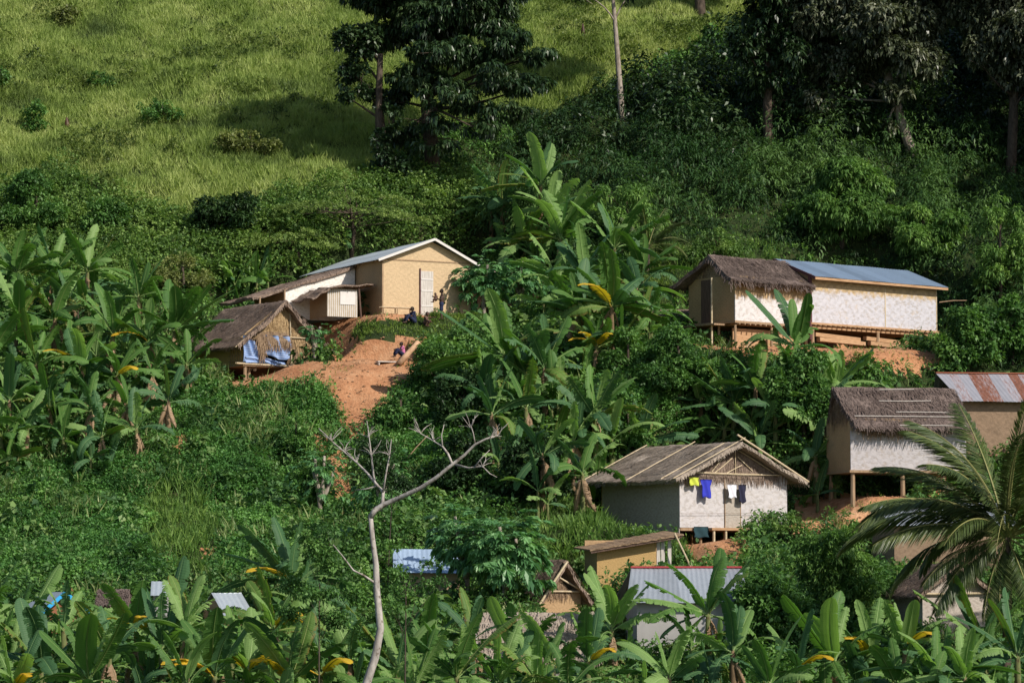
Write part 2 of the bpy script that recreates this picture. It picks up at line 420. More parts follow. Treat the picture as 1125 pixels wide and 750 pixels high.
# ---------------------------------------------------------------- houses
V = Vector
def prism_y(mb, pts, y0, y1, m=0):      # outline in x, z pushed from y0 to y1
    n = len(pts); b = len(mb.v)
    mb.v += [(x, y0, z) for x, z in pts]+[(x, y1, z) for x, z in pts]
    mb.f.append(tuple(range(b, b+n))); mb.f.append(tuple(range(b+2*n-1, b+n-1, -1))); mb.m += [m, m]
    for i in range(n):
        j = (i+1) % n; mb.f.append((b+i, b+n+i, b+n+j, b+j)); mb.m.append(m)
def prism_x(mb, pts, x0, x1, m=0):      # outline in y, z pushed from x0 to x1
    n = len(pts); b = len(mb.v)
    mb.v += [(x0, y, z) for y, z in pts]+[(x1, y, z) for y, z in pts]
    mb.f.append(tuple(range(b, b+n))); mb.f.append(tuple(range(b+2*n-1, b+n-1, -1))); mb.m += [m, m]
    for i in range(n):
        j = (i+1) % n; mb.f.append((b+i, b+n+i, b+n+j, b+j)); mb.m.append(m)
def walls(H, z0, z1, mats, front=None, t=.06, skip=()):
    """front (y=0), left (x=0), back and right walls, butted at the corners; mats: front, left, back"""
    W, L = H.W, H.L
    for nm, lo, hi, mt in (('f', (0, 0, z0), (W, t, z1), mats[0]), ('l', (0, t, z0), (t, L-t, z1), mats[1]),
                           ('b', (0, L-t, z0), (W, L, z1), mats[2]), ('r', (W-t, t, z0), (W, L-t, z1), mats[2])):
        if nm in skip: continue
        mb = MB(); mb.box(lo, hi); H.part('wall', mb, mt)
def posts(H, pts, z1, mat, r=.07, z0=-.4, name='post'):
    for (x, y) in pts:
        mb = MB(); mb.tube([(x, y, z0), (x+random.uniform(-.02, .02), y, z1)], [r*1.1, r*.9], 7); H.part(name, mb, mat)
def pole(H, a, b, mat, r=.03, name='pole', parent=None):
    mb = MB(); a = V(a); b = V(b); m_ = a.lerp(b, .5)+V((0, 0, random.uniform(-.02, .02)))
    mb.tube([a, m_, b], r, 6); return H.part(name, mb, mat, parent=parent)
def hpt(h, x, y, z): return Matrix.Translation(h.o) @ Matrix.Rotation(h.a, 4, 'Z') @ V((x, y, z))
def straw_wall(mb, pts3, n, down, L=.45, seed=3, nrm=V((0, -1, 0)), W=.014):
    """loose straw hanging over a flat polygon (fan of triangles)"""
    rs = random.Random(seed); tris = [(pts3[0], pts3[i], pts3[i+1]) for i in range(1, len(pts3)-1)]
    ar = [((V(b)-V(a)).cross(V(c)-V(a))).length for a, b, c in tris]
    for _ in range(n):
        a, b, c = rs.choices(tris, ar)[0]; u, v = rs.random(), rs.random()
        if u+v > 1: u, v = 1-u, 1-v
        p = V(a)+(V(b)-V(a))*u+(V(c)-V(a))*v+nrm*rs.uniform(.01, .06)
        strands(mb, [p], [V(down)+V((rs.uniform(-.3, .3), rs.uniform(-.1, .05), 0))], L, W, nrm, rs=rs)

# --- the tan house on the top terrace
H1 = House('bamboo_house', 'tan woven house with pale metal gable roof and white door, highest on the bare terrace', 420, 346, 152, 27, 517, 337, pad=(5.2, .9, 1.5), group=None)
H = H1; W, L = H.W, H.L; ze = H.z(283); za = H.z(264)+.2; xr = .56*W; zt = ze+.02
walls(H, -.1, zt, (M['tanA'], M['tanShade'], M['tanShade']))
mb = MB(); prism_y(mb, [(0, zt+.003), (W, zt+.003), (xr, za-.14)], .012, .07); H.part('gable', mb, M['tanA'])
mb = MB(); prism_y(mb, [(0, zt+.003), (W, zt+.003), (xr, za-.14)], L-.07, L-.012); H.part('gable', mb, M['tanShade'])
fo = .32; so_ = .36
lt = (za-zt)/xr; rt = (za-zt)/(W-xr)
rf = MB(); tin_slope(rf, (-so_, -fo, zt-lt*so_), (-so_, L+fo, zt-lt*so_), (xr, L+fo, za), (xr, -fo, za)); 
tin_slope(rf, (W+so_, L+fo, zt-rt*so_), (W+so_, -fo, zt-rt*so_), (xr, -fo, za), (xr, L+fo, za))
roof = H.part('roof', rf, M['tinpale'])
for a_, b_ in (((-so_-.02, -fo-.03, zt-lt*so_-.05), (xr, -fo-.03, za-.03)), ((xr, -fo-.034, za-.03), (W+so_, -fo-.034, zt-rt*so_-.05))):
    mb = MB(); mb.beam(a_, b_, .03, .13); H.part('bargeboard', mb, M['whitepaint'], parent=roof)
mb = MB(); mb.box((.43*W, -.035, .02), (.57*W, -.003, 2.42)); d = H.part('door', mb, M['paleboard'])
for k_ in (.55, 1.35, 1.95):
    mb = MB(); mb.box((.432*W, -.055, k_), (.568*W, -.037, k_+.06)); H.part('door_batten', mb, M['whitepaint'], parent=d)
mb = MB(); mb.box((.415*W, -.06, -.05), (.428*W, -.003, 2.55)); H.part('door_post', mb, M['reddark'])
mb = MB(); mb.box((.05, -.03, zt-.12), (W-.05, -.002, zt-.06)); H.part('wall_rail', mb, M['pole'])
mb = MB(); mb.box((W-.12, -.03, -.1), (W-.04, -.002, zt-.14)); H.part('corner_post', mb, M['polelight'])
mb = MB(); mb.box((-.03, -.034, -.1), (.05, -.002, zt-.14)); H.part('corner_post', mb, M['pole'])
for k_ in range(4):
    mb = MB(); y_ = .2+k_*L/4; mb.beam((-so_+.03, y_, zt-lt*so_-.06), (xr, y_, za-.07), .06, .05); H.part('rafter', mb, M['pole'], parent=roof)

def local_house(base, name, label, x, y, W, L, cat, padding=False):
    """a House object standing at local x, y of another one"""
    h = House.__new__(House); h.a = base.a; h.W = W; h.L = L; h.Y = base.Y
    m = Matrix.Translation(base.o) @ Matrix.Rotation(base.a, 4, 'Z')
    h.o = m @ V((x, y, 0)); h.root = empty(name, h.o, h.a, label, cat)
    HOUSEPADS.append((h.o.x, h.o.y, h.a, -.1, W+.1, -.1, L+.1, 0, 0)); return h
# lean-to on its left, roof falling to the left
A1 = local_house(H1, 'lean_to', 'lean-to with sloping brown thatch and whitewashed end wall left of the tan house', -4.1, 3.4, 4.05, 4.4, 'lean-to')
zl = lambda x: zt-.1-(4.05-x)*.33
mb = MB(); prism_y(mb, [(.0, .7), (0, zl(0)-.1), (4.03, zl(4.05)-.1), (4.03, -.1), (1.3, -.1)], 0, .05); A1.part('wall', mb, M['whiteH7'])
mb = MB(); mb.box((.0, .06, -.1), (.05, 4.3, zl(0)-.15)); A1.part('wall', mb, M['tanShade'])
mb = MB(); thatch_slope(mb, (-1.9, 4.6, zl(-1.9)), (-1.9, -.15, zl(-1.9)), (3.98, -.15, zl(3.98)), (3.98, 4.6, zl(3.98)), .13, .03, 900, 4, .2, 20); A1.part('roof', mb, M['thatchbrown'])
for x_ in (-1.5, -.1):
    mb = MB(); mb.tube([(x_, -.2, -.3), (x_, -.2, zl(x_)-.15)], .05, 7); A1.part('post', mb, M['pole'])
A2 = local_house(H1, 'cooking_shed', 'tiny split-bamboo shed with pale shutter and flat brown roof in front of the lean-to', -2.75, .9, 1.72, 2.3, 'shed')
zk = 1.36
mb = MB(); mb.box((0, 0, -.1), (1.72, .05, zk)); A2.part('wall', mb, M['polelight'])
sb_ = MB()
for k_ in range(15): sb_.box((k_*.115+.02, -.018, -.1), (k_*.115+.09, -.003, zk-.02))
A2.part('bamboo_slat', sb_, M['paleboard'])
mb = MB(); mb.box((0, .055, -.1), (.05, 2.3, zk)); A2.part('wall', mb, M['tanShade'])
mb = MB(); mb.box((.72, -.045, .55), (1.6, -.02, 1.25)); A2.part('shutter', mb, M['whitepaint'])
mb = MB(); thatch_slope(mb, (-1.0, 2.4, .80), (-1.0, -.3, .80), (.05, -.3, 1.42), (.05, 2.4, 1.42), .07, .0, 150, 8, .1, 10)
thatch_slope(mb, (.05, 2.4, 1.425), (.05, -.35, 1.425), (2.6, -.35, 1.66), (2.6, 2.4, 1.66), .07, .0, 200, 9, .1, 10); A2.part('roof', mb, M['thatchbrown'])
for x_ in (1.9,):
    mb = MB(); mb.tube([(x_, -.1, -.2), (x_-.15, -.1, 1.55)], .05, 7); A2.part('post', mb, M['darkwood'])
# low bench by the tan house
bt = local_house(H1, 'bamboo_bench', 'low bamboo bench against the front left corner of the tan house', -.35, -.75, 1.9, .4, 'bench')
mb = MB(); [mb.tube([(0, .04+k_*.08, .36), (1.9, .04+k_*.08, .36)], .025, 6) for k_ in range(5)]; bt.part('seat', mb, M['polelight'])
for x_ in (.1, .9, 1.75):
    for y_ in (.06, .34): mb = MB(); mb.tube([(x_, y_, -.1), (x_, y_, .335)], .03, 6); bt.part('leg', mb, M['pole'])

# --- thatched hut with the torn tarp, lower left of the terrace
H2 = House('thatched_hut', 'small shaggy thatched hut on stilts with a straw gable and torn blue tarp', 266, 424, 147.5, 35, 352, 207, pad=(.3, .3, .3), blend=2.8)
H = H2; W, L = H.W, H.L; zf = H.z(399); zt = H.z(370); za = H.z(331)+.15
mb = MB(); mb.box((-.1, -.25, zf-.14), (W, L, zf-.08)); H.part('floor', mb, M['pole'])
for y_ in (-.28, -.16): pole(H, (-.5, y_, zf-.02), (W*.66, y_, zf-.06), M['polelight'], .045, 'floor_beam')
mb = MB(); mb.box((0, .0, zf-.08), (.05, L, zt)); H.part('wall', mb, M['tanB'])
lat = MB()
for k_ in range(5): lat.box((-.035, .15+k_*.24, zf-.1), (-.005, .22+k_*.24, zt-.1))
for k_ in range(4): lat.box((-.06, .02, zf+.12+k_*.28), (-.038, 1.35, zf+.17+k_*.28))
H.part('lattice', lat, M['pole'])
mb = MB(); mb.box((.05, L-.06, zf-.08), (W, L, zt)); H.part('wall', mb, M['tanShade'])
mb = MB(); mb.box((W-.06, .06, zf-.08), (W, L-.06, zt)); H.part('wall', mb, M['tanShade'])
mb = MB(); mb.box((W*.72, 0, zf-.4), (W, .05, zt)); straw_wall(mb, [(W*.7, 0, zf-.3), (W, 0, zf-.3), (W, 0, zt+.2), (W*.7, 0, zt+.2)], 420, (0, 0, -1), .5, 5); H.part('wall', mb, M['straw'])
mb = MB(); g_ = [(-.1, zt-.02), (W+.1, zt-.02), (W/2, za-.12)]
prism_y(mb, g_, 0, .04); straw_wall(mb, [(g[0], 0, g[1]) for g in g_], 1900, (.08, 0, -1), .55, 6); H.part('gable', mb, M['straw'])
mb = MB(); straw_wall(mb, [(.35, -.05, zf+.3), (.8, -.05, zf+.3), (.9, -.05, zt), (.2, -.05, zt)], 300, (0, 0, -1), .6, 7)
straw_wall(mb, [(W*.62, .05, zf-.5), (W*.78, .05, zf-.5), (W*.78, .05, zt), (W*.56, .05, zt)], 380, (0, 0, -1), .6, 8)
straw_wall(mb, [(.85, -.36, zf+.45), (1.0, -.36, zf+.45), (1.3, -.36, zt+.2), (.6, -.36, zt+.2)], 240, (0, 0, -1), .5, 19)
straw_wall(mb, [(W*.15, -.3, zt-.15), (W*.6, -.3, zt-.15), (W*.55, -.1, zt+.35), (W*.2, -.1, zt+.35)], 700, (0, 0, -1), .5, 9); H.part('hanging_straw', mb, M['strawbrown'])
for a_, b_ in (((W*.38, -.14, zt+.1), (W*.8, -.14, zt+.08)), ((W*.62, -.12, zf-.6), (W*.58, -.12, za-.2)), ((W*.42, -.1, zf-.1), (W*.36, -.1, zt-.1))):
    pole(H, a_, b_, M['polelight'], .028, 'pole')
so_ = .55; lt = (za-zt)/(W/2); rf = MB()
thatch_slope(rf, (-so_, -.5, zt-lt*so_), (-so_, L+.45, zt-lt*so_), (W/2, L+.45, za), (W/2, -.5, za), .17, .1, 2600, 11, .3)
thatch_slope(rf, (W+so_, L+.45, zt-lt*so_), (W+so_, -.5, zt-lt*so_), (W/2, -.5, za), (W/2, L+.45, za), .17, .1, 900, 12, .34)
H.part('roof', rf, M['thatchbrown'])
pole(H, (-so_-.1, -.42, zt-lt*so_-.1), (.2, -.42, zt+.12), M['polelight'], .03, 'roof_pole')
posts(H, [(.12, -.1), (.5, .2), (.1, 2.4), (.1, L-.2), (W*.6, .1)], zf-.14, M['pole'], .1, -1.0)

# tarp: two torn sheets with folds
tp = empty('tarp', H2.root.matrix_basis @ V((0, 0, 0)) if False else H2.o, H2.a, 'torn blue and white striped tarp hung across the open end of the thatched hut', 'tarp')
def mat_tarp():
    m, nt, out = newmat('striped_tarp'); g = G(nt); co = objco(g); sp = g.n('SeparateXYZ', Vector=co)
    s_ = g.math('SINE', g.math('MULTIPLY', g.math('ADD', sp.outputs[2], g.math('MULTIPLY', sp.outputs[0], .08)), 55))
    col = g.mix(g.math('MULTIPLY', g.step(s_, -.6, .8), g.step(g.noise(co, 4, 3), .3, .6)), (.16, .26, .50), (.42, .50, .66)); g.bsdf(out, col, .5, .3); return m
M['tarp'] = mat_tarp()
def cloth_sheet(fn, nu=20, nv=16):
    mb = MB(); P = [[V(fn(i/nu, j/nv)) for i in range(nu+1)] for j in range(nv+1)]
    b = len(mb.v); mb.v += [tuple(p) for r_ in P for p in r_]+[tuple(p+V((0, .012, 0))) for r_ in P for p in r_]
    o = (nu+1)*(nv+1); ix = lambda i, j: b+j*(nu+1)+i
    for j in range(nv):
        for i in range(nu):
            mb.f.append((ix(i,j), ix(i+1,j), ix(i+1,j+1), ix(i,j+1))); mb.m.append(0)
            mb.f.append((ix(i,j)+o, ix(i,j+1)+o, ix(i+1,j+1)+o, ix(i+1,j)+o)); mb.m.append(0)
    for i in range(nu):
        for j in (0, nv): mb.f.append((ix(i,j), ix(i,j)+o, ix(i+1,j)+o, ix(i+1,j))); mb.m.append(0)
    for j in range(nv):
        for i in (0, nu): mb.f.append((ix(i,j), ix(i,j+1), ix(i,j+1)+o, ix(i,j)+o)); mb.m.append(0)
    return mb
dz = zt-zf
def t1(u, v): # tall left sheet
    return (-.08+u*(.75+.5*(1-v)), -.2-.05*1.6*math.sin(u*13+v*5)-.08*v, zf+.03+(dz+.05)*v*(1-.25*u)+.04*math.sin(u*8))
def t2(u, v): # triangular right sheet
    x = .95+1.75*u; lo = .08+abs(u-.72)*.5*(1-u*.2); return (x, -.24-.09*math.sin(u*17+v*6), zf+.1+(lo+(1.12-lo)*v)*dz*.92)
def t3(u, v): # sagging fold at the floor
    return (.0+2.35*u, -.3-.05*math.sin(u*10+v*9), zf-.02+.36*v*(1-.35*u)+.08*math.sin(u*5))
for f_ in (t1, t2, t3): cloth_sheet(f_).build('sheet', M['tarp'], tp, smooth=True)

# --- thatched stilt house, right terrace (ridge along its long wall)
H3 = House('stilt_house', 'whitewashed stilt house under dark shaggy thatch, left one of the pair on the right terrace', 808, 384, 147, 38, 888, 757, pad=(.5, .8, .4))
H = H3; W, L = H.W, H.L; zf = H.z(352); zt = H.z(302); za = zt+1.15
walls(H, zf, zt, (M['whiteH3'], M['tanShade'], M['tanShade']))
mb = MB(); mb.box((-.15, -.15, zf-.12), (W+.05, L, zf-.003)); H.part('floor', mb, M['pole'])
mb = MB()
for k_ in range(14): mb.tube([(k_*W/14+.1, -.24, zf-.17), (k_*W/14+.1, L, zf-.17)], .04, 6)
H.part('joist', mb, M['pole'])
mb = MB(); prism_x(mb, [(0, zt+.003), (L, zt+.003), (L/2, za-.1)], .01, .06); H.part('gable', mb, M['strawbrown'])
mb = MB(); mb.box((-.04, L*.52, zf), (-.003, L*.72, zt-.1)); H.part('door', mb, M['darkwood'])
for k_, (y0_, y1_) in enumerate(((.1, .5), (.9, .5), (.3, .62), (.7, .62))):
    pole(H, (-.06, L*y0_, zt), (-.06, L*y1_*.98, za-.25), M['pole'], .02, 'gable_pole')
so_ = .5; lt = (za-zt)/(L/2); rf = MB()
thatch_slope(rf, (-.75, -so_, zt-lt*so_), (W+.12, -so_, zt-lt*so_), (W+.12, L/2, za), (-.25, L/2, za), .2, .06, 2600, 21, .42, 34, (True, False))
thatch_slope(rf, (W+.12, L+so_, zt-lt*so_), (-.9, L+so_, zt-lt*so_), (-.25, L/2, za), (W+.12, L/2, za), .2, .06, 500, 22, .45, 30, (False, True))
H.part('roof', rf, M['thatchdark'])
posts(H, [(.02, .02), (W*.5, .05), (W-.1, .05), (.02, L*.55), (.02, L-.1), (-.15, 1.1)], zf-.2, M['pole'], .075, -.6)
mb = MB(); mb.tube([(-.7, 1.0, -.4), (-.7, 1.0, zt-.1)], [.055, .045], 7); H.part('porch_post', mb, M['polelight'])
mb = MB(); mb.box((-.9, .6, zf-.22), (-.16, L-.1, zf-.14)); H.part('porch_floor', mb, M['pole'])
mb = MB(); mb.box((.15, .35, -.1), (W-.2, .42, zf-.35)); H.part('under_boards', mb, M['wood'])
pole(H, (.35, -.35, .05), (.6, -.55, .45), M['polelight'], .03, 'prop')

# --- tin-roofed stilt house beside it
H4 = House('stilt_house', 'long stilt house with blue-grey metal roof and freshly whitewashed woven wall', 891.5, 396, 150, 38, 1030, 845, pad=(.0, 1.5, .8), L=5.2, blend=4.5)
H = H4; W, L = H.W, H.L; zf = H.z(354); zt = H.z(301); za = zt+1.0
M['whiteH4'] = mat_weave('whitewashed_matting_fresh', (.54,.40,.23), (.55,.54,.575), -1, zt-.85, 1.0, cell=.27, contrast=.7, stain=.3)
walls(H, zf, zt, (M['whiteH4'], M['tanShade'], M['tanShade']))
for x_ in (W*.58, W-.04):
    mb = MB(); mb.box((x_-.03, -.02, zf), (x_+.03, -.002, zt-.2)); H.part('wall_batten', mb, M['polelight'])
mb = MB(); mb.box((-.1, -.12, zf-.1), (W+.1, L, zf-.003)); H.part('floor', mb, M['wood'])
jm = MB()
for k_ in range(26): jm.tube([(k_*W/26+.1, -.26, zf-.145), (k_*W/26+.1, L, zf-.145)], .042, 6)
H.part('joist', jm, M['pole'])
mb = MB(); mb.box((-.1, .02, zf-.30), (W+.15, .1, zf-.19)); H.part('floor_beam', mb, M['wood'])
for pts_x in (0.012,): mb = MB(); prism_x(mb, [(0, zt+.003), (L, zt+.003), (L/2, za-.1)], .01, .06); H.part('gable', mb, M['tanShade'])
mb = MB(); prism_x(mb, [(0, zt+.003), (L, zt+.003), (L/2, za-.1)], W-.06, W-.01); H.part('gable', mb, M['tanShade'])
so_ = .45; lt = (za-zt)/(L/2); rf = MB()
tin_slope(rf, (-.1, -so_, zt-lt*so_+.02), (W+.45, -so_, zt-lt*so_+.02), (W+.45, L/2, za), (-.1, L/2, za))
tin_slope(rf, (W+.45, L+so_, zt-lt*so_+.02), (-.1, L+so_, zt-lt*so_+.02), (-.1, L/2, za), (W+.45, L/2, za))
roof = H.part('roof', rf, M['tinblue'])
mb = MB(); mb.box((-.1, -so_-.0, zt-lt*so_-.14), (W+.42, -so_+.04, zt-lt*so_-.015)); H.part('fascia', mb, M['wood'], parent=roof)
mb = MB(); mb.beam((-.13, -so_, zt-lt*so_-.05), (-.13, L/2, za-.06), .04, .14); H.part('bargeboard', mb, M['reddark'], parent=roof)
mb = MB(); mb.beam((-.13, L/2, za-.06), (-.13, L+so_, zt-lt*so_-.05), .04, .14); H.part('bargeboard', mb, M['reddark'], parent=roof)
mb = MB(); mb.box((-.16, -.1, zf-.9), (-.02, .04, zt)); H.part('corner_post', mb, M['reddark'])
posts(H, [(.08, .0), (W*.52, .0), (W-.25, .0), (.1, L-.3), (W*.52, L-.3), (W-.25, L-.3)], zf-.3, M['pole'], .1, -1.0)
# planks stored under it
rs = random.Random(5)
PL_ = [(.3, .1, 1.38, 3.3, 'topmost left plank under the floor of the metal-roofed stilt house'), (4.0, .12, 1.36, 3.2, 'topmost right plank under the floor of the metal-roofed stilt house'),
       (.5, .0, 1.12, 3.4, 'thick plank under the topmost left one below the whitewashed wall'), (4.2, .0, 1.1, 3.0, 'thick plank under the topmost right one below the whitewashed wall'),
       (1.4, -.7, .55, 2.8, 'left plank of the low heap in front of the stilt posts'), (3.9, -.75, .48, 3.3, 'long sagging plank of the low heap right of the middle post'),
       (3.6, -.9, .22, 3.4, 'bottom plank of the low heap lying on the orange earth'), (1.2, -.95, .25, 2.6, 'bottom left plank of the low heap half hidden by the banana'),
       (5.2, -.6, .72, 2.2, 'short plank on top of the low heap at its right end')]
for x0_, y_, z_, ln_, lb in PL_:
    mb = MB(); mb.box((0, -.13, -.1), (ln_, .13, .1)); o = mb.build('plank', M['wood']); o.location = hpt(H4, x0_, y_, z_)
    if y_ < -.3:      # the low heap follows the bank
        q0 = hpt(H4, x0_, y_, 0); q1 = hpt(H4, x0_+ln_, y_, 0); qm = hpt(H4, x0_+ln_/2, y_, 0); t_ = terr(np.array([q0.x, qm.x, q1.x]), np.array([q0.y, qm.y, q1.y])); o.location.z = float(t_.max())+z_-.1
    o.rotation_euler = (rs.uniform(-.1, .1), rs.uniform(.0, .05), H4.a+rs.uniform(-.03, .03)); tag(o, lb, 'plank', 'planks stored under the stilt house')

# --- thatched house lower right
H5 = House('thatched_house', 'stilt house with dark thatch weighed down by pale sticks, behind the coconut palm', 935, 545, 133, 12, 1062, 917, pad=(.4, .6, .4), L=3.5)
H = H5; W, L = H.W, H.L; zf = H.z(516); zt = H.z(459); za = H.z(424)+.05
M['whiteH5'] = mat_weave('stained_whitewash_matting', (.44,.34,.23), (.50,.48,.50), -1, zt-.6, .85, cell=.25, contrast=.6, stain=.5)
walls(H, zf, zt, (M['whiteH5'], M['tanShade'], M['tanShade']))
mb = MB(); mb.box((-.1, -.15, zf-.12), (W+.1, L, zf-.003)); H.part('floor', mb, M['pole'])
mb = MB(); prism_x(mb, [(0, zt+.003), (L, zt+.003), (L/2, za-.1)], .01, .06); straw_wall(mb, [(0, 0, zt), (0, L, zt), (0, L/2, za)], 350, (0, 0, -1), .6, 3, V((-1, 0, 0))); H.part('gable', mb, M['strawbrown'])
mb = MB(); straw_wall(mb, [(W*.1, -.1, zt-.55), (W*.45, -.1, zt-.6), (W*.5, -.1, zt), (W*.12, -.1, zt)], 520, (0, 0, -1), .4, 31, W=.018); H.part('hanging_straw', mb, M['strawbrown'])
so_ = .55; lt = (za-zt)/(L/2); rf = MB()
thatch_slope(rf, (.1, -so_, zt-lt*so_), (W+.3, -so_, zt-lt*so_), (W+.1, L/2, za), (-.3, L/2, za), .2, .05, 3200, 31, .3, 30)
thatch_slope(rf, (W+.3, L+so_, zt-lt*so_), (.1, L+so_, zt-lt*so_), (-.3, L/2, za), (W+.1, L/2, za), .2, .05, 500, 32, .3, 26)
roof = H.part('roof', rf, M['thatchdark'])
for v_, x0_, x1_ in ((.9, 1.9, 3.6), (.62, 1.7, 4.2), (.35, 2.3, 5.0), (.24, .2, 5.0), (.02, 2.2, 5.4)):
    y_ = -so_+v_*(L/2+so_); z_ = zt-lt*so_+v_*(za-zt+lt*so_)+.1
    pole(H, (x0_, y_, z_), (x1_, y_+random.uniform(-.1, .1), z_+random.uniform(-.03, .08)), M['paleboard'], .017, 'roof_pole', roof)
posts(H, [(.1, .05), (W*.45, .05), (W*.8, .05), (.1, L-.3), (W*.8, L-.3)], zf-.12, M['pole'], .11, -.8)

# --- rusty roofed house at the right edge
H6 = House('metal_roofed_house', 'house with red-rusted corrugated roof half hidden behind the coconut palm at the right edge', 1056, 500, 139, 8, 1200, 1046, pad=(.3, .3, .3), L=4.2)
H = H6; W, L = H.W, H.L; zt = H.z(436); za = H.z(409)+.1
walls(H, -.2, zt, (M['brownwall'], M['brownwall'], M['brownwall']))
mb = MB(); prism_x(mb, [(0, zt+.003), (L, zt+.003), (L/2, za-.1)], .01, .06); H.part('gable', mb, M['darkwood'])
so_ = .45; lt = (za-zt)/(L/2); rf = MB()
tin_slope(rf, (-.1, -so_, zt-lt*so_+.05), (W+.4, -so_, zt-lt*so_+.05), (W+.4, L/2, za), (-.6, L/2, za))
tin_slope(rf, (W+.4, L+so_, zt-lt*so_+.05), (-.1, L+so_, zt-lt*so_+.05), (-.6, L/2, za), (W+.4, L/2, za))
roof = H.part('roof', rf, M['tinrust'])
mb = MB(); mb.box((-.6, L/2-.1, za+.0), (W+.4, L/2+.1, za+.05)); H.part('ridge_cap', mb, mat_plain('rusty_ridge_cap', (.30,.10,.06), .7), parent=roof)

# --- the big thatched house in the lower middle
H7 = House('thatched_house', 'large house with grey-brown thatched gable roof and pale whitewashed matting, washing hung outside', 747, 603, 130, 35, 865, 661, pad=(.5, 1.0, .3), blend=3.0)
H = H7; W, L = H.W, H.L; zf = H.z(579); zt = H.z(519); za = H.z(489)+.2
M['whiteH7'] = mat_weave('pale_whitewash_matting', (.46,.38,.28), (.54,.515,.515), -1, 9, .95, cell=.27, contrast=.65, stain=.5)
walls(H, zf, zt, (M['whiteH7'], M['greyH7'], M['tanShade']))
mb = MB(); mb.box((0, .06, -.5), (.04, L, zf-.01)); H.part('skirt_wall', mb, M['greyH7'])
mb = MB(); mb.box((W*.25, -.35, zf-.12), (W*.8, .0, zf-.01)); H.part('deck', mb, M['wood'])
mb = MB(); mb.box((.05, .02, zf-.14), (W, L, zf-.01)); H.part('floor', mb, M['pole'])
for x_ in (W*.27, W*.38, W*.5): mb = MB(); mb.box((x_, -.3, -.5), (x_+.09, -.2, zf-.12)); H.part('post', mb, M['polelight'])
posts(H, [(W*.2, .1), (W*.45, .3), (W*.7, .1), (W-.1, .1), (W*.45, 2.5), (W-.1, 2.5)], zf-.14, M['pole'], .07, -.6)
mb = MB(); mb.box((W*.41, -.035, zf), (W*.555, -.003, zt-.12)); d = H.part('door', mb, M['greyH7'])
for x_ in (.41, .555): mb = MB(); mb.box((W*x_-.02, -.05, zf), (W*x_+.02, -.036, zt-.1)); H.part('door_frame', mb, M['pole'], parent=d)
mb = MB(); g_ = [(-.05, zt+.003), (W+.05, zt+.003), (W/2, za-.16)]
prism_y(mb, g_, .005, .055); straw_wall(mb, [(g[0], 0, g[1]-.05) for g in g_], 1900, (0, 0, -1), .5, 41); H.part('gable', mb, M['thatchbrown'])
pole(H, (.3, -.12, zt+.04), (W-.5, -.12, zt-.02), M['polelight'], .03, 'gable_pole')
for x0_, z0_, x1_, z1_ in ((.28, .05, .44, .75), (.3, .0, .47, .5), (.5, .0, .5, .9), (.42, .02, .56, .28), (.52, .55, .66, .1), (.53, .75, .86, .06), (.18, .1, .36, .55)):
    pole(H, (W*x0_, -.11, zt+z0_*(za-zt)), (W*x1_, -.11, zt+z1_*(za-zt)), M['polelight'], .024, 'gable_pole')
so_ = .72; lt = (za-zt)/(W/2); rf = MB(); fo = .65
thatch_slope(rf, (-so_, -fo, zt-lt*so_), (-so_, L+1.1, zt-lt*so_), (W/2, L+.9, za), (W/2, -fo, za), .15, .05, 3600, 42, .22, 30)
thatch_slope(rf, (W+so_, L+.7, zt-lt*so_), (W+so_, -fo, zt-lt*so_), (W/2, -fo, za), (W/2, L+.7, za), .15, .05, 900, 43, .3, 30)
roof = H.part('roof', rf, M['thatchgrey'])
pl = lambda t, y, up=.08: V((-so_+t*(W/2+so_), y, zt-lt*so_+t*(za-zt+lt*so_)+up))
for y_, t0_, t1_ in ((L+.6, 0, 1.02), (2.9, -.02, 1.04), (L-.3, .1, .9) if False else (.35, -.02, .95), (-.55, -.02, 1.08)):
    pole(H, pl(t0_, y_), pl(t1_, y_+.1), M['polelight'], .024, 'roof_pole', roof)
pole(H, (W/2-.3, -fo+.02, za+.32), (W+so_+.05, -fo+.02, zt-lt*so_+.02), M['polelight'], .045, 'roof_pole', roof)
# washing
def cloth(name, label, cat, px, top, wpx, hpx, mat, host=H7, y=-.28, sleeves=False, legs=False):
    s_ = 24.6; w_ = wpx/s_/math.cos(host.a); h_ = hpx/s_
    x_ = len_to(host.o, (math.cos(host.a), math.sin(host.a)), px); z_ = host.z(top)+.0
    base = Matrix.Translation(host.o) @ Matrix.Rotation(host.a, 4, 'Z') @ V((x_, y, z_-h_))
    def f(u, v):
        ww = w_*(.86 if sleeves and v < .7 else 1)*(1+.06*math.sin(v*9+px)); lift = .05*h_*math.sin(u*7+px)*(1-v)
        if legs and v < .6: ww *= .9
        return ((u-.5)*ww, -.03*math.sin(u*9+v*4)-.03*(1-v), v*h_+lift)
    o = cloth_sheet(f, 12, 12).build(name, mat, smooth=True); o.location = base; o.rotation_euler = (0, 0, host.a)
    return tag(o, label, cat, 'washing on the line')
cloth('shirt', 'small yellow-green top on the washing line, leftmost', 'clothes', 758.5, 524, 11, 9, mat_plain('yellow_green_cloth', (.48,.55,.07), .9))
cloth('shirt', 'bright royal blue shirt on the washing line of the big thatched house', 'clothes', 772, 526, 12, 20, mat_plain('royal_blue_cloth', (.035,.045,.42), .9, .15), sleeves=True)
cloth('shirt', 'small white shirt on the washing line beside the dark trousers', 'clothes', 800.5, 531, 11, 15, mat_plain('white_cloth', (.72,.72,.78), .9, .12), sleeves=True)
cloth('trousers', 'dark navy trousers at the right end of the washing line', 'clothes', 811.5, 531, 8.5, 20, mat_plain('navy_cloth', (.025,.025,.05), .9), legs=True)
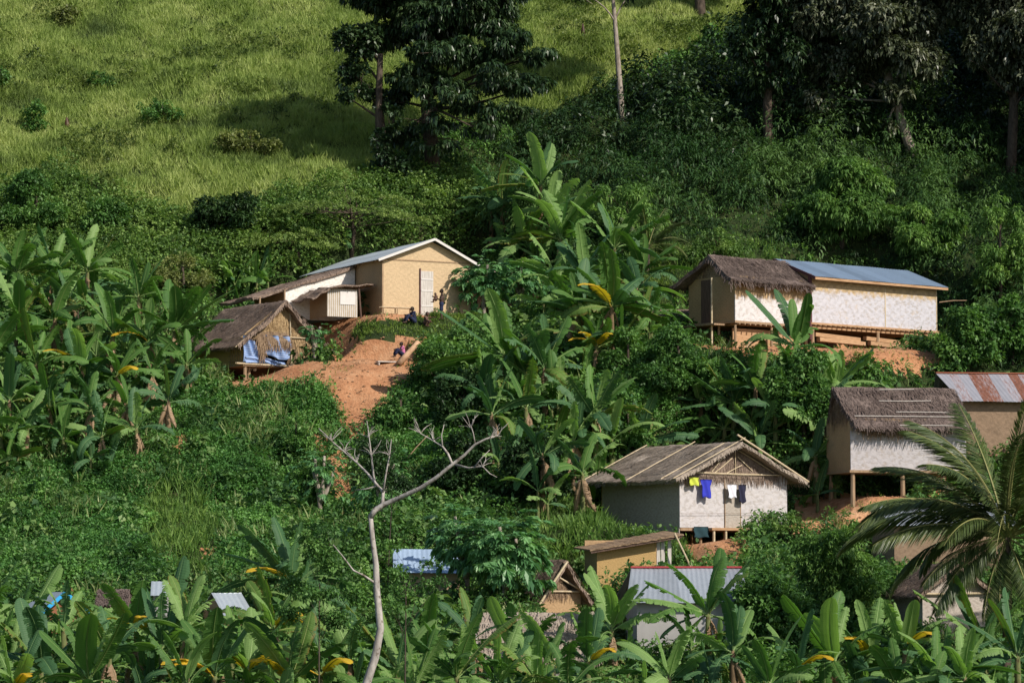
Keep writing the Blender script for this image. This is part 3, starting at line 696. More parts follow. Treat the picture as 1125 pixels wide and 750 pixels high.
cloth('cloth_bundle', 'dark teal cloth hanging below the floor of the big thatched house', 'cloth', 769, 578, 17, 12, mat_plain('teal_cloth', (.02,.05,.06), .9), y=-.1)
def hpoint(h, x, y, z): return Matrix.Translation(h.o) @ Matrix.Rotation(h.a, 4, 'Z') @ V((x, y, z))
mb = MB(); mb.tube([hpoint(H7, -.1, -.28, zt+.02), hpoint(H7, W*.3, -.28, zt-.03), hpoint(H7, W*.62, -.28, zt-.06), hpoint(H7, W, -.28, zt)], .008, 4)
tag(mb.build('clothes_line', M['polelight']), 'thin line across the gable of the big thatched house carrying the washing', 'clothes line')
mb = MB(); mb.tube([hpoint(H7, -.1, -.12, H7.z(564)), hpoint(H7, W, -.12, H7.z(562))], .008, 4)
tag(mb.build('wire', M['darkwood']), 'thin wire stretched low across the whitewashed wall of the big thatched house', 'wire')

# --- small tan shed with the sloping brown roof
H8 = House('shed', 'small tan shed with one sloping brown roof just below the big thatched house', 656, 664, 122, 10, 737, 650, pad=(.4, .5, .4), L=2.6)
H = H8; W, L = H.W, H.L; z0_ = H.z(603); z1_ = H.z(590)
mb = MB(); prism_y(mb, [(0, -.4), (W*.8, -.4), (W*.8, z1_-.15), (0, z0_)], 0, .05); H.part('wall', mb, M['tanB'])
for k_, x_ in enumerate((.81, .87, .96)):
    mb = MB(); mb.box((W*x_, -.03, -.4), (W*x_+.15, .02, z1_-.1)); H.part('wall_board', mb, M['paleboard'])
mb = MB(); mb.box((0, .06, -.4), (.05, L, z0_-.05)); H.part('wall', mb, M['tanShade'])
mb = MB(); mb.box((0, L-.05, -.4), (W, L-.003, z1_-.1)); H.part('wall', mb, M['tanShade'])
mb = MB(); mb.slab((-.4, -.5, z0_-.02), (W+.45, -.5, z1_+.15), (W+.45, L+.3, z1_+.32), (-.4, L+.3, z0_+.1), .07, 20, 6, lambda u, v: .02*math.sin(u*60)); roof = H.part('roof', mb, M['strawbrown'])
mb = MB(); mb.beam((-.35, -.42, z0_-.14), (W+.4, -.42, z1_+.03), .06, .08); H.part('roof_beam', mb, M['darkwood'], parent=roof)
mb = MB(); mb.tube([(W+.05, -.5, z1_+.2), (W+1.15, -.8, .6)], .035, 6); H.part('prop', mb, M['polelight'])

# --- grey metal roof with the red ridge
H9 = House('metal_roofed_house', 'low house with pale blue-grey metal roof and thin red ridge, grey walls', 700, 728, 112, 4, 812, 694, pad=(.3, .6, .3), L=4.0)
H = H9; W, L = H.W, H.L; zt = H.z(661)+.15; za = H.z(627)+.12
walls(H, -.2, zt, (M['greyconc'], M['greyconc'], M['greyconc']))
so_ = .4; lt = (za-zt)/(L/2); rf = MB()
tin_slope(rf, (-.45, -so_, zt-lt*so_+.06), (W+.4, -so_, zt-lt*so_+.06), (W+.4, L/2, za), (-.0, L/2, za), .2, .005)
tin_slope(rf, (W+.4, L+so_, zt-lt*so_+.06), (-.45, L+so_, zt-lt*so_+.06), (-.0, L/2, za), (W+.4, L/2, za), .2, .009)
roof = H.part('roof', rf, M['tingrey'])
mb = MB(); mb.box((-.02, L/2-.08, za), (W+.42, L/2+.08, za+.07)); H.part('ridge_cap', mb, mat_plain('red_ridge_cap', (.36,.05,.06), .6), parent=roof)
for x_ in (0, W):
    mb = MB(); prism_x(mb, [(0, zt+.003), (L, zt+.003), (L/2, za-.05)], abs(x_-.01)-(.05 if x_ else 0), abs(x_-.01)+(0 if x_ else .05)); H.part('gable', mb, M['greyconc'])

# --- little gabled hut in the bottom middle
H10 = House('thatched_hut', 'tiny hut with dark open thatched gable and pale bargeboards behind the foreground bananas', 594, 690, 117, 30, 638, 583, pad=(.3, .3, .3))
H = H10; W, L = H.W, H.L; zt = H.z(652)+.1; za = H.z(620)+.2
walls(H, -.3, zt, (M['tanShade'], M['tanShade'], M['tanShade']))
mb = MB(); prism_y(mb, [(0, zt+.003), (W*.75, zt+.003), (W*.35, zt+.8*(za-zt)*.75)], .01, .05); straw_wall(mb, [(0, 0, zt), (W*.75, 0, zt), (W*.35, 0, zt+(za-zt)*.55)], 260, (0, 0, -1), .4, 51); H.part('gable', mb, M['strawbrown'])
so_ = .35; lt = (za-zt)/(W/2); rf = MB()
thatch_slope(rf, (-so_, -.45, zt-lt*so_), (-so_, L+.3, zt-lt*so_), (W/2, L+.3, za), (W/2, -.45, za), .12, .02, 500, 52, .2, 30)
thatch_slope(rf, (W+so_, L+.3, zt-lt*so_), (W+so_, -.45, zt-lt*so_), (W/2, -.45, za), (W/2, L+.3, za), .12, .02, 300, 53, .2, 30)
roof = H.part('roof', rf, M['thatchbrown'])
pole(H, (-so_-.05, -.52, zt-lt*so_-.1), (W/2, -.52, za-.08), M['polelight'], .05, 'bargeboard', roof)
pole(H, (W*.35, -.1, zt+.5*(za-zt)), (W+.2, -.35, zt-.15), M['polelight'], .035, 'brace'); pole(H, (-.1, -.12, zt), (W, -.12, zt-.02), M['polelight'], .035, 'tie_beam')

def simple(name, label, pxc, ground, Y, a, pr, pl_, eave, ridge, L, roofkind, wallm, roofm, cat='house', front_over=.3, seed=60, ridge_along='x', trim=None):
    H = House(name, label, pxc, ground, Y, a, pr, pl_, pad=(.3, .3, .3), L=L, cat=cat); W, L = H.W, H.L
    zt = H.z(eave)+.1; za = H.z(ridge)+.1; walls(H, -.3, zt, (wallm, wallm, wallm)); rf = MB(); so_ = .35
    if ridge_along == 'x':
        lt = (za-zt)/(L/2)
        for x0_ in (.01, W-.06): mb = MB(); prism_x(mb, [(0, zt+.003), (L, zt+.003), (L/2, za-.12)], x0_, x0_+.05); H.part('gable', mb, wallm)
        c1 = ((-front_over, -so_, zt-lt*so_), (W+front_over, -so_, zt-lt*so_), (W+front_over, L/2, za), (-front_over, L/2, za))
        c2 = ((W+front_over, L+so_, zt-lt*so_), (-front_over, L+so_, zt-lt*so_), (-front_over, L/2, za), (W+front_over, L/2, za))
    else:
        lt = (za-zt)/(W/2)
        for y0_ in (.01, L-.06): mb = MB(); prism_y(mb, [(0, zt+.003), (W, zt+.003), (W/2, za-.12)], y0_, y0_+.05); H.part('gable', mb, wallm)
        c1 = ((-so_, -front_over, zt-lt*so_), (-so_, L+front_over, zt-lt*so_), (W/2, L+front_over, za), (W/2, -front_over, za))
        c2 = ((W+so_, L+front_over, zt-lt*so_), (W+so_, -front_over, zt-lt*so_), (W/2, -front_over, za), (W/2, L+front_over, za))
    for k_, c in enumerate((c1, c2)):
        if roofkind == 'tin': tin_slope(rf, *[(p[0], p[1], p[2]+.06) for p in c])
        else: thatch_slope(rf, *c, .14, .03, 1100, seed+k_, .25, 24)
    roof = H.part('roof', rf, roofm)
    if trim:
        for a_, b_ in (((-so_-.03, -front_over-.03, zt-lt*so_+.02), (W/2, -front_over-.03, za+.05)), ((W/2, -front_over-.035, za+.05), (W+so_+.03, -front_over-.035, zt-lt*so_+.02))):
            mb = MB(); mb.beam(a_, b_, .04, .14); H.part('bargeboard', mb, trim, parent=roof)
    return H
simple('thatched_house', 'low thatched roof of a hidden house glimpsed between foreground banana leaves', 524, 750, 106, 4, 650, 518, 722, 677, 4.4, 'thatch', M['whiteH7'], M['thatchgrey'], seed=61)
H11 = simple('metal_roofed_house', 'brown-walled house with grey metal roof seen through drooping palm fronds', 983, 642, 124, 8, 1110, 975, 577, 555, 3.6, 'tin', M['brownwall'], M['tingrey'])
H12 = simple('thatched_hut', 'small thatched hut with brown panelled wall under the coconut palm at bottom right', 1014, 704, 113, 14, 1088, 1004, 650, 622, 3.0, 'thatch', mat_weave('faded_brown_panels', (.42,.34,.27), (.55,.5,.46), -1, 9, .5, cell=.14, contrast=.4), M['thatchbrown'], cat='hut', seed=65, ridge_along='y')
pole(H12, (-.1, -.1, H12.z(652)), (H12.W+.1, -.1, H12.z(651)), M['polelight'], .04, 'wall_rail')
simple('small_house', 'little brown house with bright blue bargeboards peeking through bananas at lower left', 54, 700, 109, 22, 84, 46, 668, 655, 3.0, 'tin', mat_plain('brown_boards', (.26,.11,.06), .8), M['tinpale'], ridge_along='y', trim=mat_plain('bright_blue_paint', (.04,.36,.72), .5, .08))
simple('thatched_hut', 'hut with small dark brown roof at lower left above banana leaves', 114, 690, 112, 5, 132, 110, 664, 651, 2.5, 'thatch', M['tanShade'], M['thatchdark'], cat='hut', seed=67)
simple('metal_roofed_house', 'pale metal roof showing behind upright banana leaves at lower left', 168, 690, 112, 6, 184, 164, 655, 643, 2.6, 'tin', M['greyconc'], M['tinpale'], front_over=.1)
simple('metal_roofed_house', 'sloping pale metal roof in the shade of the drooping banana leaves', 246, 705, 110, 20, 274, 240, 676, 656, 3.2, 'tin', M['tanShade'], M['tinpale'], front_over=.1)
H16 = simple('metal_roofed_house', 'tan house with pale blue metal roof between the bare tree and the leafy papaya tree', 440, 672, 119, 3, 505, 436, 629, 607, 3.6, 'tin', M['tanA'], mat_tin('pale_blue_roof_sheet', (.42,.55,.72), rough=.4, metal=.2))
simple('low_shelter', 'low brown shelter roof just left of the thatched stilt house', 722, 362, 151, 10, 758, 716, 350, 340, 2.4, 'thatch', M['tanShade'], M['thatchbrown'], cat='shelter', seed=71)
simple('small_house', 'tan wall with brown roof peeking between bananas at the foot of the bare tree', 396, 700, 112, 12, 432, 390, 640, 628, 2.4, 'thatch', M['tanA'], M['thatchbrown'], seed=73) if False else None
# ---------------------------------------------------------------- ground mesh
def axis(lo, hi, f0, f1, step, far):
    core = list(np.arange(f0, f1+1e-6, step)); a = []; x = f0; s = step
    while x > lo: s *= 1.25; x -= s; a.append(x)
    b = []; x = f1; s = step
    while x < hi: s *= 1.25; x += s; b.append(x)
    return np.array(a[::-1]+core+b)
def inpoly(px, py, poly):
    r = np.zeros(np.shape(px), bool); n = len(poly); j = n-1
    for i in range(n):
        xi, yi = poly[i]; xj, yj = poly[j]
        c = ((yi > py) != (yj > py)) & (px < (xj-xi)*(py-yi)/((yj-yi) if yj != yi else 1e-9)+xi); r ^= c; j = i
    return r
DIRT = [[(392,340),(560,318),(600,325),(596,334),(560,338),(520,341),(470,347),(430,351),(395,353)],
        [(366,384),(385,370),(470,370),(468,396),(456,408),(440,424),(424,436),(412,458),(400,478),(384,484),(368,462),(362,440),(356,405)],
        [(358,500),(378,496),(384,520),(388,562),(368,566),(362,530)], [(340,474),(356,480),(356,500),(344,498)],
        [(252,408),(350,396),(362,420),(250,432)], [(745,370),(900,374),(870,388),(800,390)],
        [(875,372),(1040,386),(1028,404),(1000,412),(960,404),(870,398)], [(865,546),(1000,542),(992,582),(972,586),(930,578),(868,592)],
        [(742,590),(824,590),(818,622),(765,620)], [(196,476),(206,476),(202,500),(194,500)], [(600,650),(640,690),(636,720),(596,700)],
        [(1000,640),(1016,650),(1014,690),(998,690)], [(222,600),(240,602),(236,614),(226,614)], [(100,655),(66,640),(60,660)]]
LAWN = [[(345,340),(395,353),(430,352),(480,346),(545,336),(560,345),(520,362),(480,376),(440,372),(355,378)], [(868,546),(935,546),(930,558),(875,566)],
        [(820,372),(880,380),(850,396),(800,388)], [(560,300),(620,300),(620,330),(560,322)], [(700,280),(745,285),(748,345),(700,345)], [(715,300),(760,300),(756,340)]]
WEEDS = [[(585,550),(760,566),(752,588),(700,596),(650,614),(600,626),(570,600)], [(155,560),(180,530),(222,545),(240,590),(222,636),(170,618)], [(735,596),(765,600),(772,628),(735,622)],
         [(690,270),(860,272),(850,300),(760,300),(745,345),(690,345)]]
CREEP = [[(-400,505),(60,505),(150,470),(215,425),(262,425),(345,415),(378,425),(385,480),(380,560),(330,600),(250,632),(120,640),(-400,650)],
         [(415,440),(440,418),(500,400),(520,470),(470,520),(410,500)], [(660,360),(760,380),(800,430),(770,480),(700,480),(640,440)]]
FIELD = [[(-500,-900),(850,-900),(830,20),(760,50),(700,80),(640,110),(590,130),(470,150),(400,205),(330,214),(250,240),(205,250),(120,215),(60,190),(0,205),(-500,230)]]
DARKT = [[(540,320),(540,190),(560,130),(640,112),(760,78),(870,30),(880,-900),(2000,-900),(2000,420),(1060,420),(1050,315),(850,275),(760,268),(700,275),(640,300)]]
MIDSH = [[(-500,200),(60,185),(130,215),(205,252),(330,200),(470,190),(540,190),(540,330),(400,280),(270,320),(200,330),(0,300),(-500,320)]]
def anyp(px, py, L_):
    r = np.zeros(np.shape(px), bool)
    for p in L_: r |= inpoly(px, py, p)
    return r
def jitter(X, Y): return (value_noise(X, Y, .8, 11)-.5)*16, (value_noise(X, Y, .8, 12)-.5)*12
def zone(X, Y, Z):
    """0 shrubs, 1 dirt, 2 lawn, 3 weeds, 4 creeper, 5 tall-grass field, 6 dark thicket, 7 middle shrubs"""
    px, py = proj(X, Y, Z); jx, jy = jitter(X, Y); qx = px+jx; qy = py+jy
    z = np.zeros(np.shape(X), int)
    z[anyp(qx, qy, MIDSH)] = 7; z[anyp(qx, qy, DARKT)] = 6; z[anyp(qx, qy, FIELD)] = 5; z[anyp(qx, qy, CREEP)] = 4
    z[anyp(qx, qy, WEEDS)] = 3; z[anyp(qx, qy, LAWN)] = 2
    kx = (value_noise(X, Y, .45, 13)-.5)*9+(value_noise(X, Y, 1.3, 14)-.5)*7; ky = (value_noise(X, Y, .45, 15)-.5)*6+(value_noise(X, Y, 1.3, 16)-.5)*4
    d = anyp(px+kx, py+ky, DIRT) | in_pads(X, Y, .25); z[d] = 1
    return z
xs = axis(-900, 900, -44, 44, .25, 0); ys = axis(-60, 2600, 100, 200, .25, 0)
GX, GY = np.meshgrid(xs, ys); GZ = terr(GX, GY)
nxx = len(xs); nyy = len(ys)
cx_ = (GX[:-1, :-1]+GX[1:, 1:])/2; cy_ = (GY[:-1, :-1]+GY[1:, 1:])/2; cz_ = terr(cx_, cy_)
isd = zone(cx_, cy_, cz_) == 1
def grid_part(name, mask, mat, label=None):
    jj, ii = np.nonzero(mask); a = jj*nxx+ii; q = np.stack([a, a+1, a+1+nxx, a+nxx], 1)
    used, inv = np.unique(q, return_inverse=True); q = inv.reshape(q.shape)
    co = np.stack([GX.ravel()[used], GY.ravel()[used], GZ.ravel()[used]], 1)
    me = bpy.data.meshes.new(name); quads_to_mesh(me, co, q); me.polygons.foreach_set('use_smooth', np.ones(len(q), bool))
    me.materials.append(mat); o = link(name, me); tag(o, label, None, None, 'structure'); return o
def quads_to_mesh(me, co, q):
    me.vertices.add(len(co)); me.vertices.foreach_set('co', np.ascontiguousarray(co, dtype=np.float32).ravel())
    me.loops.add(q.size); me.loops.foreach_set('vertex_index', q.astype(np.int32).ravel())
    me.polygons.add(len(q)); me.polygons.foreach_set('loop_start', np.arange(0, q.size, 4, dtype=np.int32))
    me.update(calc_edges=True)
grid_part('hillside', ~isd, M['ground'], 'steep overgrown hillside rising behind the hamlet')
grid_part('bare_earth', isd, M['soil'], 'orange bare earth of the terraces and the eroded slope')

def ground_at(px, py):
    """first point of the ground on the line of sight through a pixel"""
    r = ray(px, py); t = np.arange(60, 260, .1); P = r[None, :]*t[:, None]
    k = np.nonzero(P[:, 2] <= terr(P[:, 0], P[:, 1]))[0]
    return V(P[k[0]]) if len(k) else V(P[-1])
def above(px, py, h, near=85):
    """the spot on the line of sight through a pixel that is h metres above the ground"""
    r = ray(px, py); t = np.arange(near, 260, .1); P = r[None, :]*t[:, None]
    k = np.nonzero(P[:, 2]-terr(P[:, 0], P[:, 1]) <= h)[0]
    return V(P[k[0]]) if len(k) else V(P[-1])
def gz(x, y): return float(terr(np.array([x]), np.array([y]))[0])
# ---------------------------------------------------------------- foliage
def nrmz(a): return a/np.maximum(np.linalg.norm(a, axis=-1, keepdims=True), 1e-9)
def tufts(P, N, k, L, W, spread=1.0, droop=.3, out=1.0, jit=.05, seed=0, var=None, vj=.25, fold=.0):
    """k leaves round every point P, growing along N and outwards; one kite-shaped face each"""
    rg = np.random.default_rng(seed); n = len(P)
    P = np.repeat(P, k, 0); N = np.repeat(N, k, 0); L = np.repeat(np.broadcast_to(L, (n,)), k)*rg.uniform(.6, 1.25, n*k)
    v = np.repeat(var if var is not None else rg.random(n), k)+rg.uniform(-vj, vj, n*k)
    T = rg.normal(size=(n*k, 3)); D = nrmz(N*out+nrmz(T)*spread); D[:, 2] -= droop; D = nrmz(D)
    up = np.tile([[0, 0, 1.0]], (n*k, 1))+rg.normal(size=(n*k, 3))*.45+N*.3
    S = nrmz(np.cross(D, up)); U = np.cross(S, D)
    b = P+rg.normal(size=P.shape)*jit; l = L[:, None]; w_ = (W*rg.uniform(.7, 1.2, n*k))[:, None]*l
    mid = b+D*l*.45+U*l*.06; tip = b+D*l+np.array([0, 0, -1])*l*droop*.5
    co = np.stack([b, mid-S*w_, tip, mid+S*w_], 1).reshape(-1, 3)
    return co, np.clip(v, 0, 1)
def leaves_mesh(name, parts, mat):
    co = np.concatenate([p[0] for p in parts]); v = np.concatenate([p[1] for p in parts])
    me = bpy.data.meshes.new(name); quads_to_mesh(me, co, np.arange(len(co)).reshape(-1, 4))
    at_ = me.attributes.new('var', 'FLOAT', 'POINT'); at_.data.foreach_set('value', np.repeat(v, 4).astype(np.float32))
    me.materials.append(mat); return me
def scatter(n, x0, x1, y0, y1, zones, seed, margin=70, top=-60, bottom=800):
    rg = np.random.default_rng(seed); n *= 2; X = rg.uniform(x0, x1, n); Y = rg.uniform(y0, y1, n); Z = terr(X, Y)
    g_ = np.hypot(terr(X+.1, Y)-Z, terr(X, Y+.1)-Z)/.1; k_ = rg.random(n) < np.clip(np.sqrt(1+g_*g_)/2, 0, 1); X, Y, Z = X[k_], Y[k_], Z[k_]     # as dense on steep banks as on level ground
    px, py = proj(X, Y, Z); z = zone(X, Y, Z); ok = np.isin(z, zones) & (px > -margin) & (px < 1125+margin) & (py > top) & (py < bottom)
    return X[ok], Y[ok], Z[ok], px[ok], py[ok]
def bump_cloud(X, Y, Z, r, hgt, per, seed):
    """points over the tops and sides of many low mounds, with outward normals"""
    rg = np.random.default_rng(seed); cnt = np.maximum(1, (per*r*r)).astype(int); i = np.repeat(np.arange(len(X)), cnt); n = len(i)
    a = rg.uniform(0, 2*np.pi, n); zc = rg.uniform(-.15, 1, n); s = np.sqrt(np.clip(1-zc*zc, 0, 1)); N = np.stack([np.cos(a)*s, np.sin(a)*s, zc], 1)
    rr = r[i]*rg.uniform(.72, 1.06, n)
    P = np.stack([X[i]+N[:, 0]*rr, Y[i]+N[:, 1]*rr, Z[i]+N[:, 2]*hgt[i]*rg.uniform(.75, 1.08, n)], 1)
    keep = P[:, 2] > terr(P[:, 0], P[:, 1])-.05
    return P[keep], N[keep], i[keep]

M['leaf_tree'] = mat_leaf('dark_tree_leaf', (.014,.034,.013), (.032,.068,.024), (.085,.135,.05), trans=.15, rough=.4, spec=.5, pscale=.4)
M['leaf_under'] = mat_leaf('undergrowth_leaf', (0.036,0.089,0.029), (0.089,0.201,0.050), (0.209,0.370,0.091), pscale=.35)
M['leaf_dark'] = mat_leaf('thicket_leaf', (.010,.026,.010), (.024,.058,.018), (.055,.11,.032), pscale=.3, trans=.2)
M['leaf_mid'] = mat_leaf('shrub_leaf', (0.048,0.097,0.029), (0.113,0.209,0.050), (0.241,0.354,0.091), pscale=.3)
M['leaf_creep'] = mat_leaf('creeper_leaf', (0.039,0.105,0.032), (0.089,0.225,0.055), (0.209,0.402,0.101), pscale=.6)
M['grass_field'] = mat_leaf('tall_grass_blade', (.08,.125,.04), (.25,.335,.085), (.46,.51,.19), pscale=.2, patch=.62, trans=.3, rough=.7)
M['grass_lawn'] = mat_leaf('short_grass_blade', (.06,.11,.02), (.12,.21,.035), (.22,.31,.06), pscale=.8, rough=.6)
M['grass_weed'] = mat_leaf('weed_blade', (.055,.12,.025), (.11,.21,.04), (.21,.32,.07), pscale=.6, rough=.6)
UP = lambda n: np.tile([[0, 0, 1.0]], (n, 1))

def stuff(name, parts, mat, label): o = link(name, leaves_mesh(name, parts, mat)); tag(o, label, None, None, 'stuff'); return o
DENS = 1.0
# tall grass over the upper slope: mounded, with darker hollows
X, Y, Z, px, py = scatter(int(330000*DENS), -44, 32, 148, 222, [5], 21)
hm = .25+.5*value_noise(X, Y, 1.3, 31)+.25*value_noise(X, Y, 6, 32)
keep = np.random.default_rng(2).random(len(X)) < np.clip(.35+1.2*value_noise(X, Y, 1.5, 33), 0, 1); X, Y, Z, hm = X[keep], Y[keep], Z[keep], hm[keep]
P = np.stack([X, Y, Z+hm*.12], 1)
p1 = tufts(P, UP(len(P)), 4, hm, .045, spread=.62, droop=.06, seed=3, var=np.clip(.05+.9*value_noise(X, Y, 3.5, 34)*.6+.35*value_noise(X, Y, .7, 35), 0, 1), vj=.18)
stuff('tall_grass', [p1], M['grass_field'], 'yellow-green tall grass covering the upper slope')
X, Y, Z, px, py = scatter(9000, -44, 34, 150, 222, [5], 29)
k_ = (value_noise(X, Y, 5, 61)*.6+value_noise(X, Y, 1.8, 62)*.4 > .56); X, Y, Z = X[k_], Y[k_], Z[k_]; rg = np.random.default_rng(77); r = rg.uniform(.3, .9, len(X))
P, N, i = bump_cloud(X, Y, Z, r, r*1.1, 55, 63)
stuff('low_scrub', [tufts(P, N, 4, .2, .26, 1.0, .15, seed=64, var=(rg.random(len(X))*.8+.1)[i])], mat_leaf('scrub_leaf', (.04,.07,.02), (.10,.15,.035), (.22,.27,.07), pscale=.3), 'olive scrub patches growing through the tall grass')
# creeper mat
X, Y, Z, px, py = scatter(34000, -34, 34, 108, 152, [4], 22)
r = np.random.default_rng(5).uniform(.2, .6, len(X))*(.6+.8*value_noise(X, Y, 3, 66)); P, N, i = bump_cloud(X, Y, Z, r, r*(.4+1.1*value_noise(X, Y, 1.8, 67)), 110, 6)
stuff('creeper', [tufts(P, N, 4, .125, .42, 1.1, .15, seed=7, var=np.clip(value_noise(X, Y, .9, 40)*.5+value_noise(X, Y, 4, 68)*.55, 0, 1)[i])], M['leaf_creep'], 'low green creepers and weeds carpeting the slope')
X, Y, Z, px, py = scatter(5200, -34, 34, 108, 155, [4, 0], 69); rg = np.random.default_rng(70); r = rg.uniform(.15, .45, len(X))
P, N, i = bump_cloud(X, Y, Z+.25, r, r*1.6, 60, 71)
stuff('leafy_weeds', [tufts(P, N, 4, .26, .22, 1.0, .3, seed=72, var=(rg.random(len(X))*.9)[i], vj=.1)], mat_leaf('weed_leaf', (.03,.08,.025), (.10,.20,.06), (.26,.36,.13), pscale=.6), 'taller leafy weeds standing out of the creepers')
# lawn and weeds
X, Y, Z, px, py = scatter(210000, -34, 34, 105, 165, [2], 23)
stuff('short_grass', [tufts(np.stack([X, Y, Z], 1), UP(len(X)), 4, .22, .09, .7, .05, seed=8)], M['grass_lawn'], 'short bright grass at the edges of the terraces')
X, Y, Z, px, py = scatter(60000, -34, 34, 100, 165, [3], 24)
hm = .3+.7*value_noise(X, Y, 1.3, 41)
stuff('weeds', [tufts(np.stack([X, Y, Z], 1), UP(len(X)), 6, hm, .035, .45, .12, seed=9), tufts(np.stack([X, Y, Z+hm*.4], 1), UP(len(X)), 3, .16, .3, 1.2, .2, jit=.15, seed=10)], M['grass_weed'], 'tall light green weeds between the houses')
# undergrowth
X, Y, Z, px, py = scatter(13000, -42, 42, 96, 190, [0], 25)
rg = np.random.default_rng(9); r = rg.uniform(.35, 1.0, len(X)); 
P, N, i = bump_cloud(X, Y, Z, r, r*rg.uniform(.8, 1.3, len(X)), 48, 10)
stuff('undergrowth', [tufts(P, N, 4, .2, .32, 1.1, .35, seed=11, var=(rg.random(len(X))*.8+.1)[i])], M['leaf_under'], 'dense green undergrowth filling the slope between plants')
# middle shrubs
X, Y, Z, px, py = scatter(6000, -46, 10, 148, 190, [7], 26)
r = rg.uniform(.5, 1.3, len(X)); P, N, i = bump_cloud(X, Y, Z, r, r*rg.uniform(.8, 1.2, len(X)), 60, 12)
stuff('shrubbery', [tufts(P, N, 4, .2, .3, 1.1, .25, seed=13, var=(rg.random(len(X))*.8+.1)[i])], M['leaf_mid'], 'mixed shrubs along the foot of the grassy slope')
# dark thicket with long narrow leaves: low fill plus tall uneven mounds with hollows between
rg = np.random.default_rng(19)
X, Y, Z, px, py = scatter(2600, -8, 46, 146, 222, [6], 27)
r = rg.uniform(.5, 1.0, len(X)); P, N, i = bump_cloud(X, Y, Z, r, r*rg.uniform(.6, 1.1, len(X)), 40, 14)
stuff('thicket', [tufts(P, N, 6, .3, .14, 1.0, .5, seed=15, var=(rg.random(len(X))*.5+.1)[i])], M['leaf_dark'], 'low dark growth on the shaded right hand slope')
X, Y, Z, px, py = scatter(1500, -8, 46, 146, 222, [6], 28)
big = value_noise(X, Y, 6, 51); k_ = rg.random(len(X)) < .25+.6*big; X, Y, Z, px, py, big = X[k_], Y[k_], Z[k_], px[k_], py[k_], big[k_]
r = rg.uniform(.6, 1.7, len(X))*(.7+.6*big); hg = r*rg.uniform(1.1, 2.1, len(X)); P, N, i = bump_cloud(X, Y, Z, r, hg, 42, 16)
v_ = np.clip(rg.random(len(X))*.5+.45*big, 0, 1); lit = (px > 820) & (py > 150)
stuff('bamboo_thicket', [tufts(P, N, 7, .36, .12, 1.1, .6, jit=.12, seed=17, var=np.where((py < 215) & (px < 830), v_*.35, np.clip(v_+lit*.2, 0, 1))[i])], mat_leaf('bamboo_thicket_leaf', (.018,.05,.018), (.045,.105,.03), (.11,.20,.055), pscale=.25, trans=.25), 'bamboo-like thicket in uneven mounds climbing the right hand slope')  # leaf colour imitates light: darkened upper left for shade, raised where lit
# tall dark forest filling the upper right
rg = np.random.default_rng(91); X, Y, Z, px, py = scatter(900, -8, 46, 158, 222, [6], 92)
k_ = (py < 185) & (px > 700-py*.6) & (rg.random(len(X)) < .42) & ~((px > 560) & (px < 720) & (py < 70)); X, Y, Z = X[k_], Y[k_], Z[k_]
r = rg.uniform(1.1, 2.3, len(X)); hg = r*rg.uniform(1.6, 2.8, len(X)); P, N, i = bump_cloud(X, Y, Z, r, hg, 30, 93)
stuff('forest', [tufts(P, N, 6, .36, .24, 1.1, .45, jit=.2, seed=94, var=(rg.random(len(X))*.7)[i])], M['leaf_tree'], 'dense dark forest trees standing together on the upper right slope')
# mixed bigger-leaved growth
X, Y, Z, px, py = scatter(1500, -34, 36, 104, 165, [0, 4, 7], 95); rg = np.random.default_rng(96); k_ = value_noise(X, Y, 3.5, 97)+rg.uniform(-.25, .25, len(X)) > .5; X, Y, Z = X[k_], Y[k_], Z[k_]
r = rg.uniform(.35, .8, len(X)); P, N, i = bump_cloud(X, Y, Z+.1, r, r*rg.uniform(1, 1.9, len(X)), 26, 98)
stuff('broadleaf_weeds', [tufts(P, N, 4, .38, .38, 1.0, .45, seed=99, var=(rg.random(len(X))*.9)[i], vj=.12)], mat_leaf('broad_weed_leaf', (.03,.08,.03), (.09,.19,.06), (.22,.32,.10), pscale=.5), 'larger-leaved weeds and young shrubs in patches on the slope')
X, Y, Z, px, py = scatter(9000, -34, 36, 104, 165, [0, 4, 7], 35); rg = np.random.default_rng(36); k_ = value_noise(X, Y, 2.4, 37)+rg.uniform(-.12, .12, len(X)) > .68; X, Y, Z = X[k_], Y[k_], Z[k_]
stuff('cane_grass', [tufts(np.stack([X, Y, Z], 1), UP(len(X)), 9, .9, .028, .5, .12, jit=.12, seed=38, var=rg.random(len(X)))], mat_leaf('cane_grass_blade', (.08,.13,.04), (.18,.26,.08), (.36,.40,.18), pscale=.5), 'clumps of tall cane grass among the creepers')
# small weeds nearly everywhere, sparse on the bare earth
X, Y, Z, px, py = scatter(150000, -44, 44, 98, 200, [0, 4, 6, 7], 41)
stuff('ground_weeds', [tufts(np.stack([X, Y, Z], 1), UP(len(X)), 4, .24, .12, .9, .1, jit=.1, seed=42)], M['leaf_under'], 'small weeds covering the soil between the larger plants')
X, Y, Z, px, py = scatter(60000, -40, 40, 105, 165, [1], 43)
k_ = ~in_pads(X, Y, .0) & (value_noise(X, Y, 1.3, 44)*.7+value_noise(X, Y, .4, 45)*.3 > .62); X, Y, Z = X[k_], Y[k_], Z[k_]
stuff('sparse_weeds', [tufts(np.stack([X, Y, Z], 1), UP(len(X)), 4, .16, .12, 1.0, .1, jit=.06, seed=46)], M['grass_lawn'], 'scattered weeds on the bare orange earth')
X, Y, Z, px, py = scatter(26000, -40, 40, 105, 165, [1], 47); rg = np.random.default_rng(48); rr = rg.uniform(.02, .07, len(X)); co = []
for sx, sy in ((-1, -1), (1, -1), (1, 1), (-1, 1)): co.append(np.stack([X+sx*rr, Y+sy*rr, Z], 1))
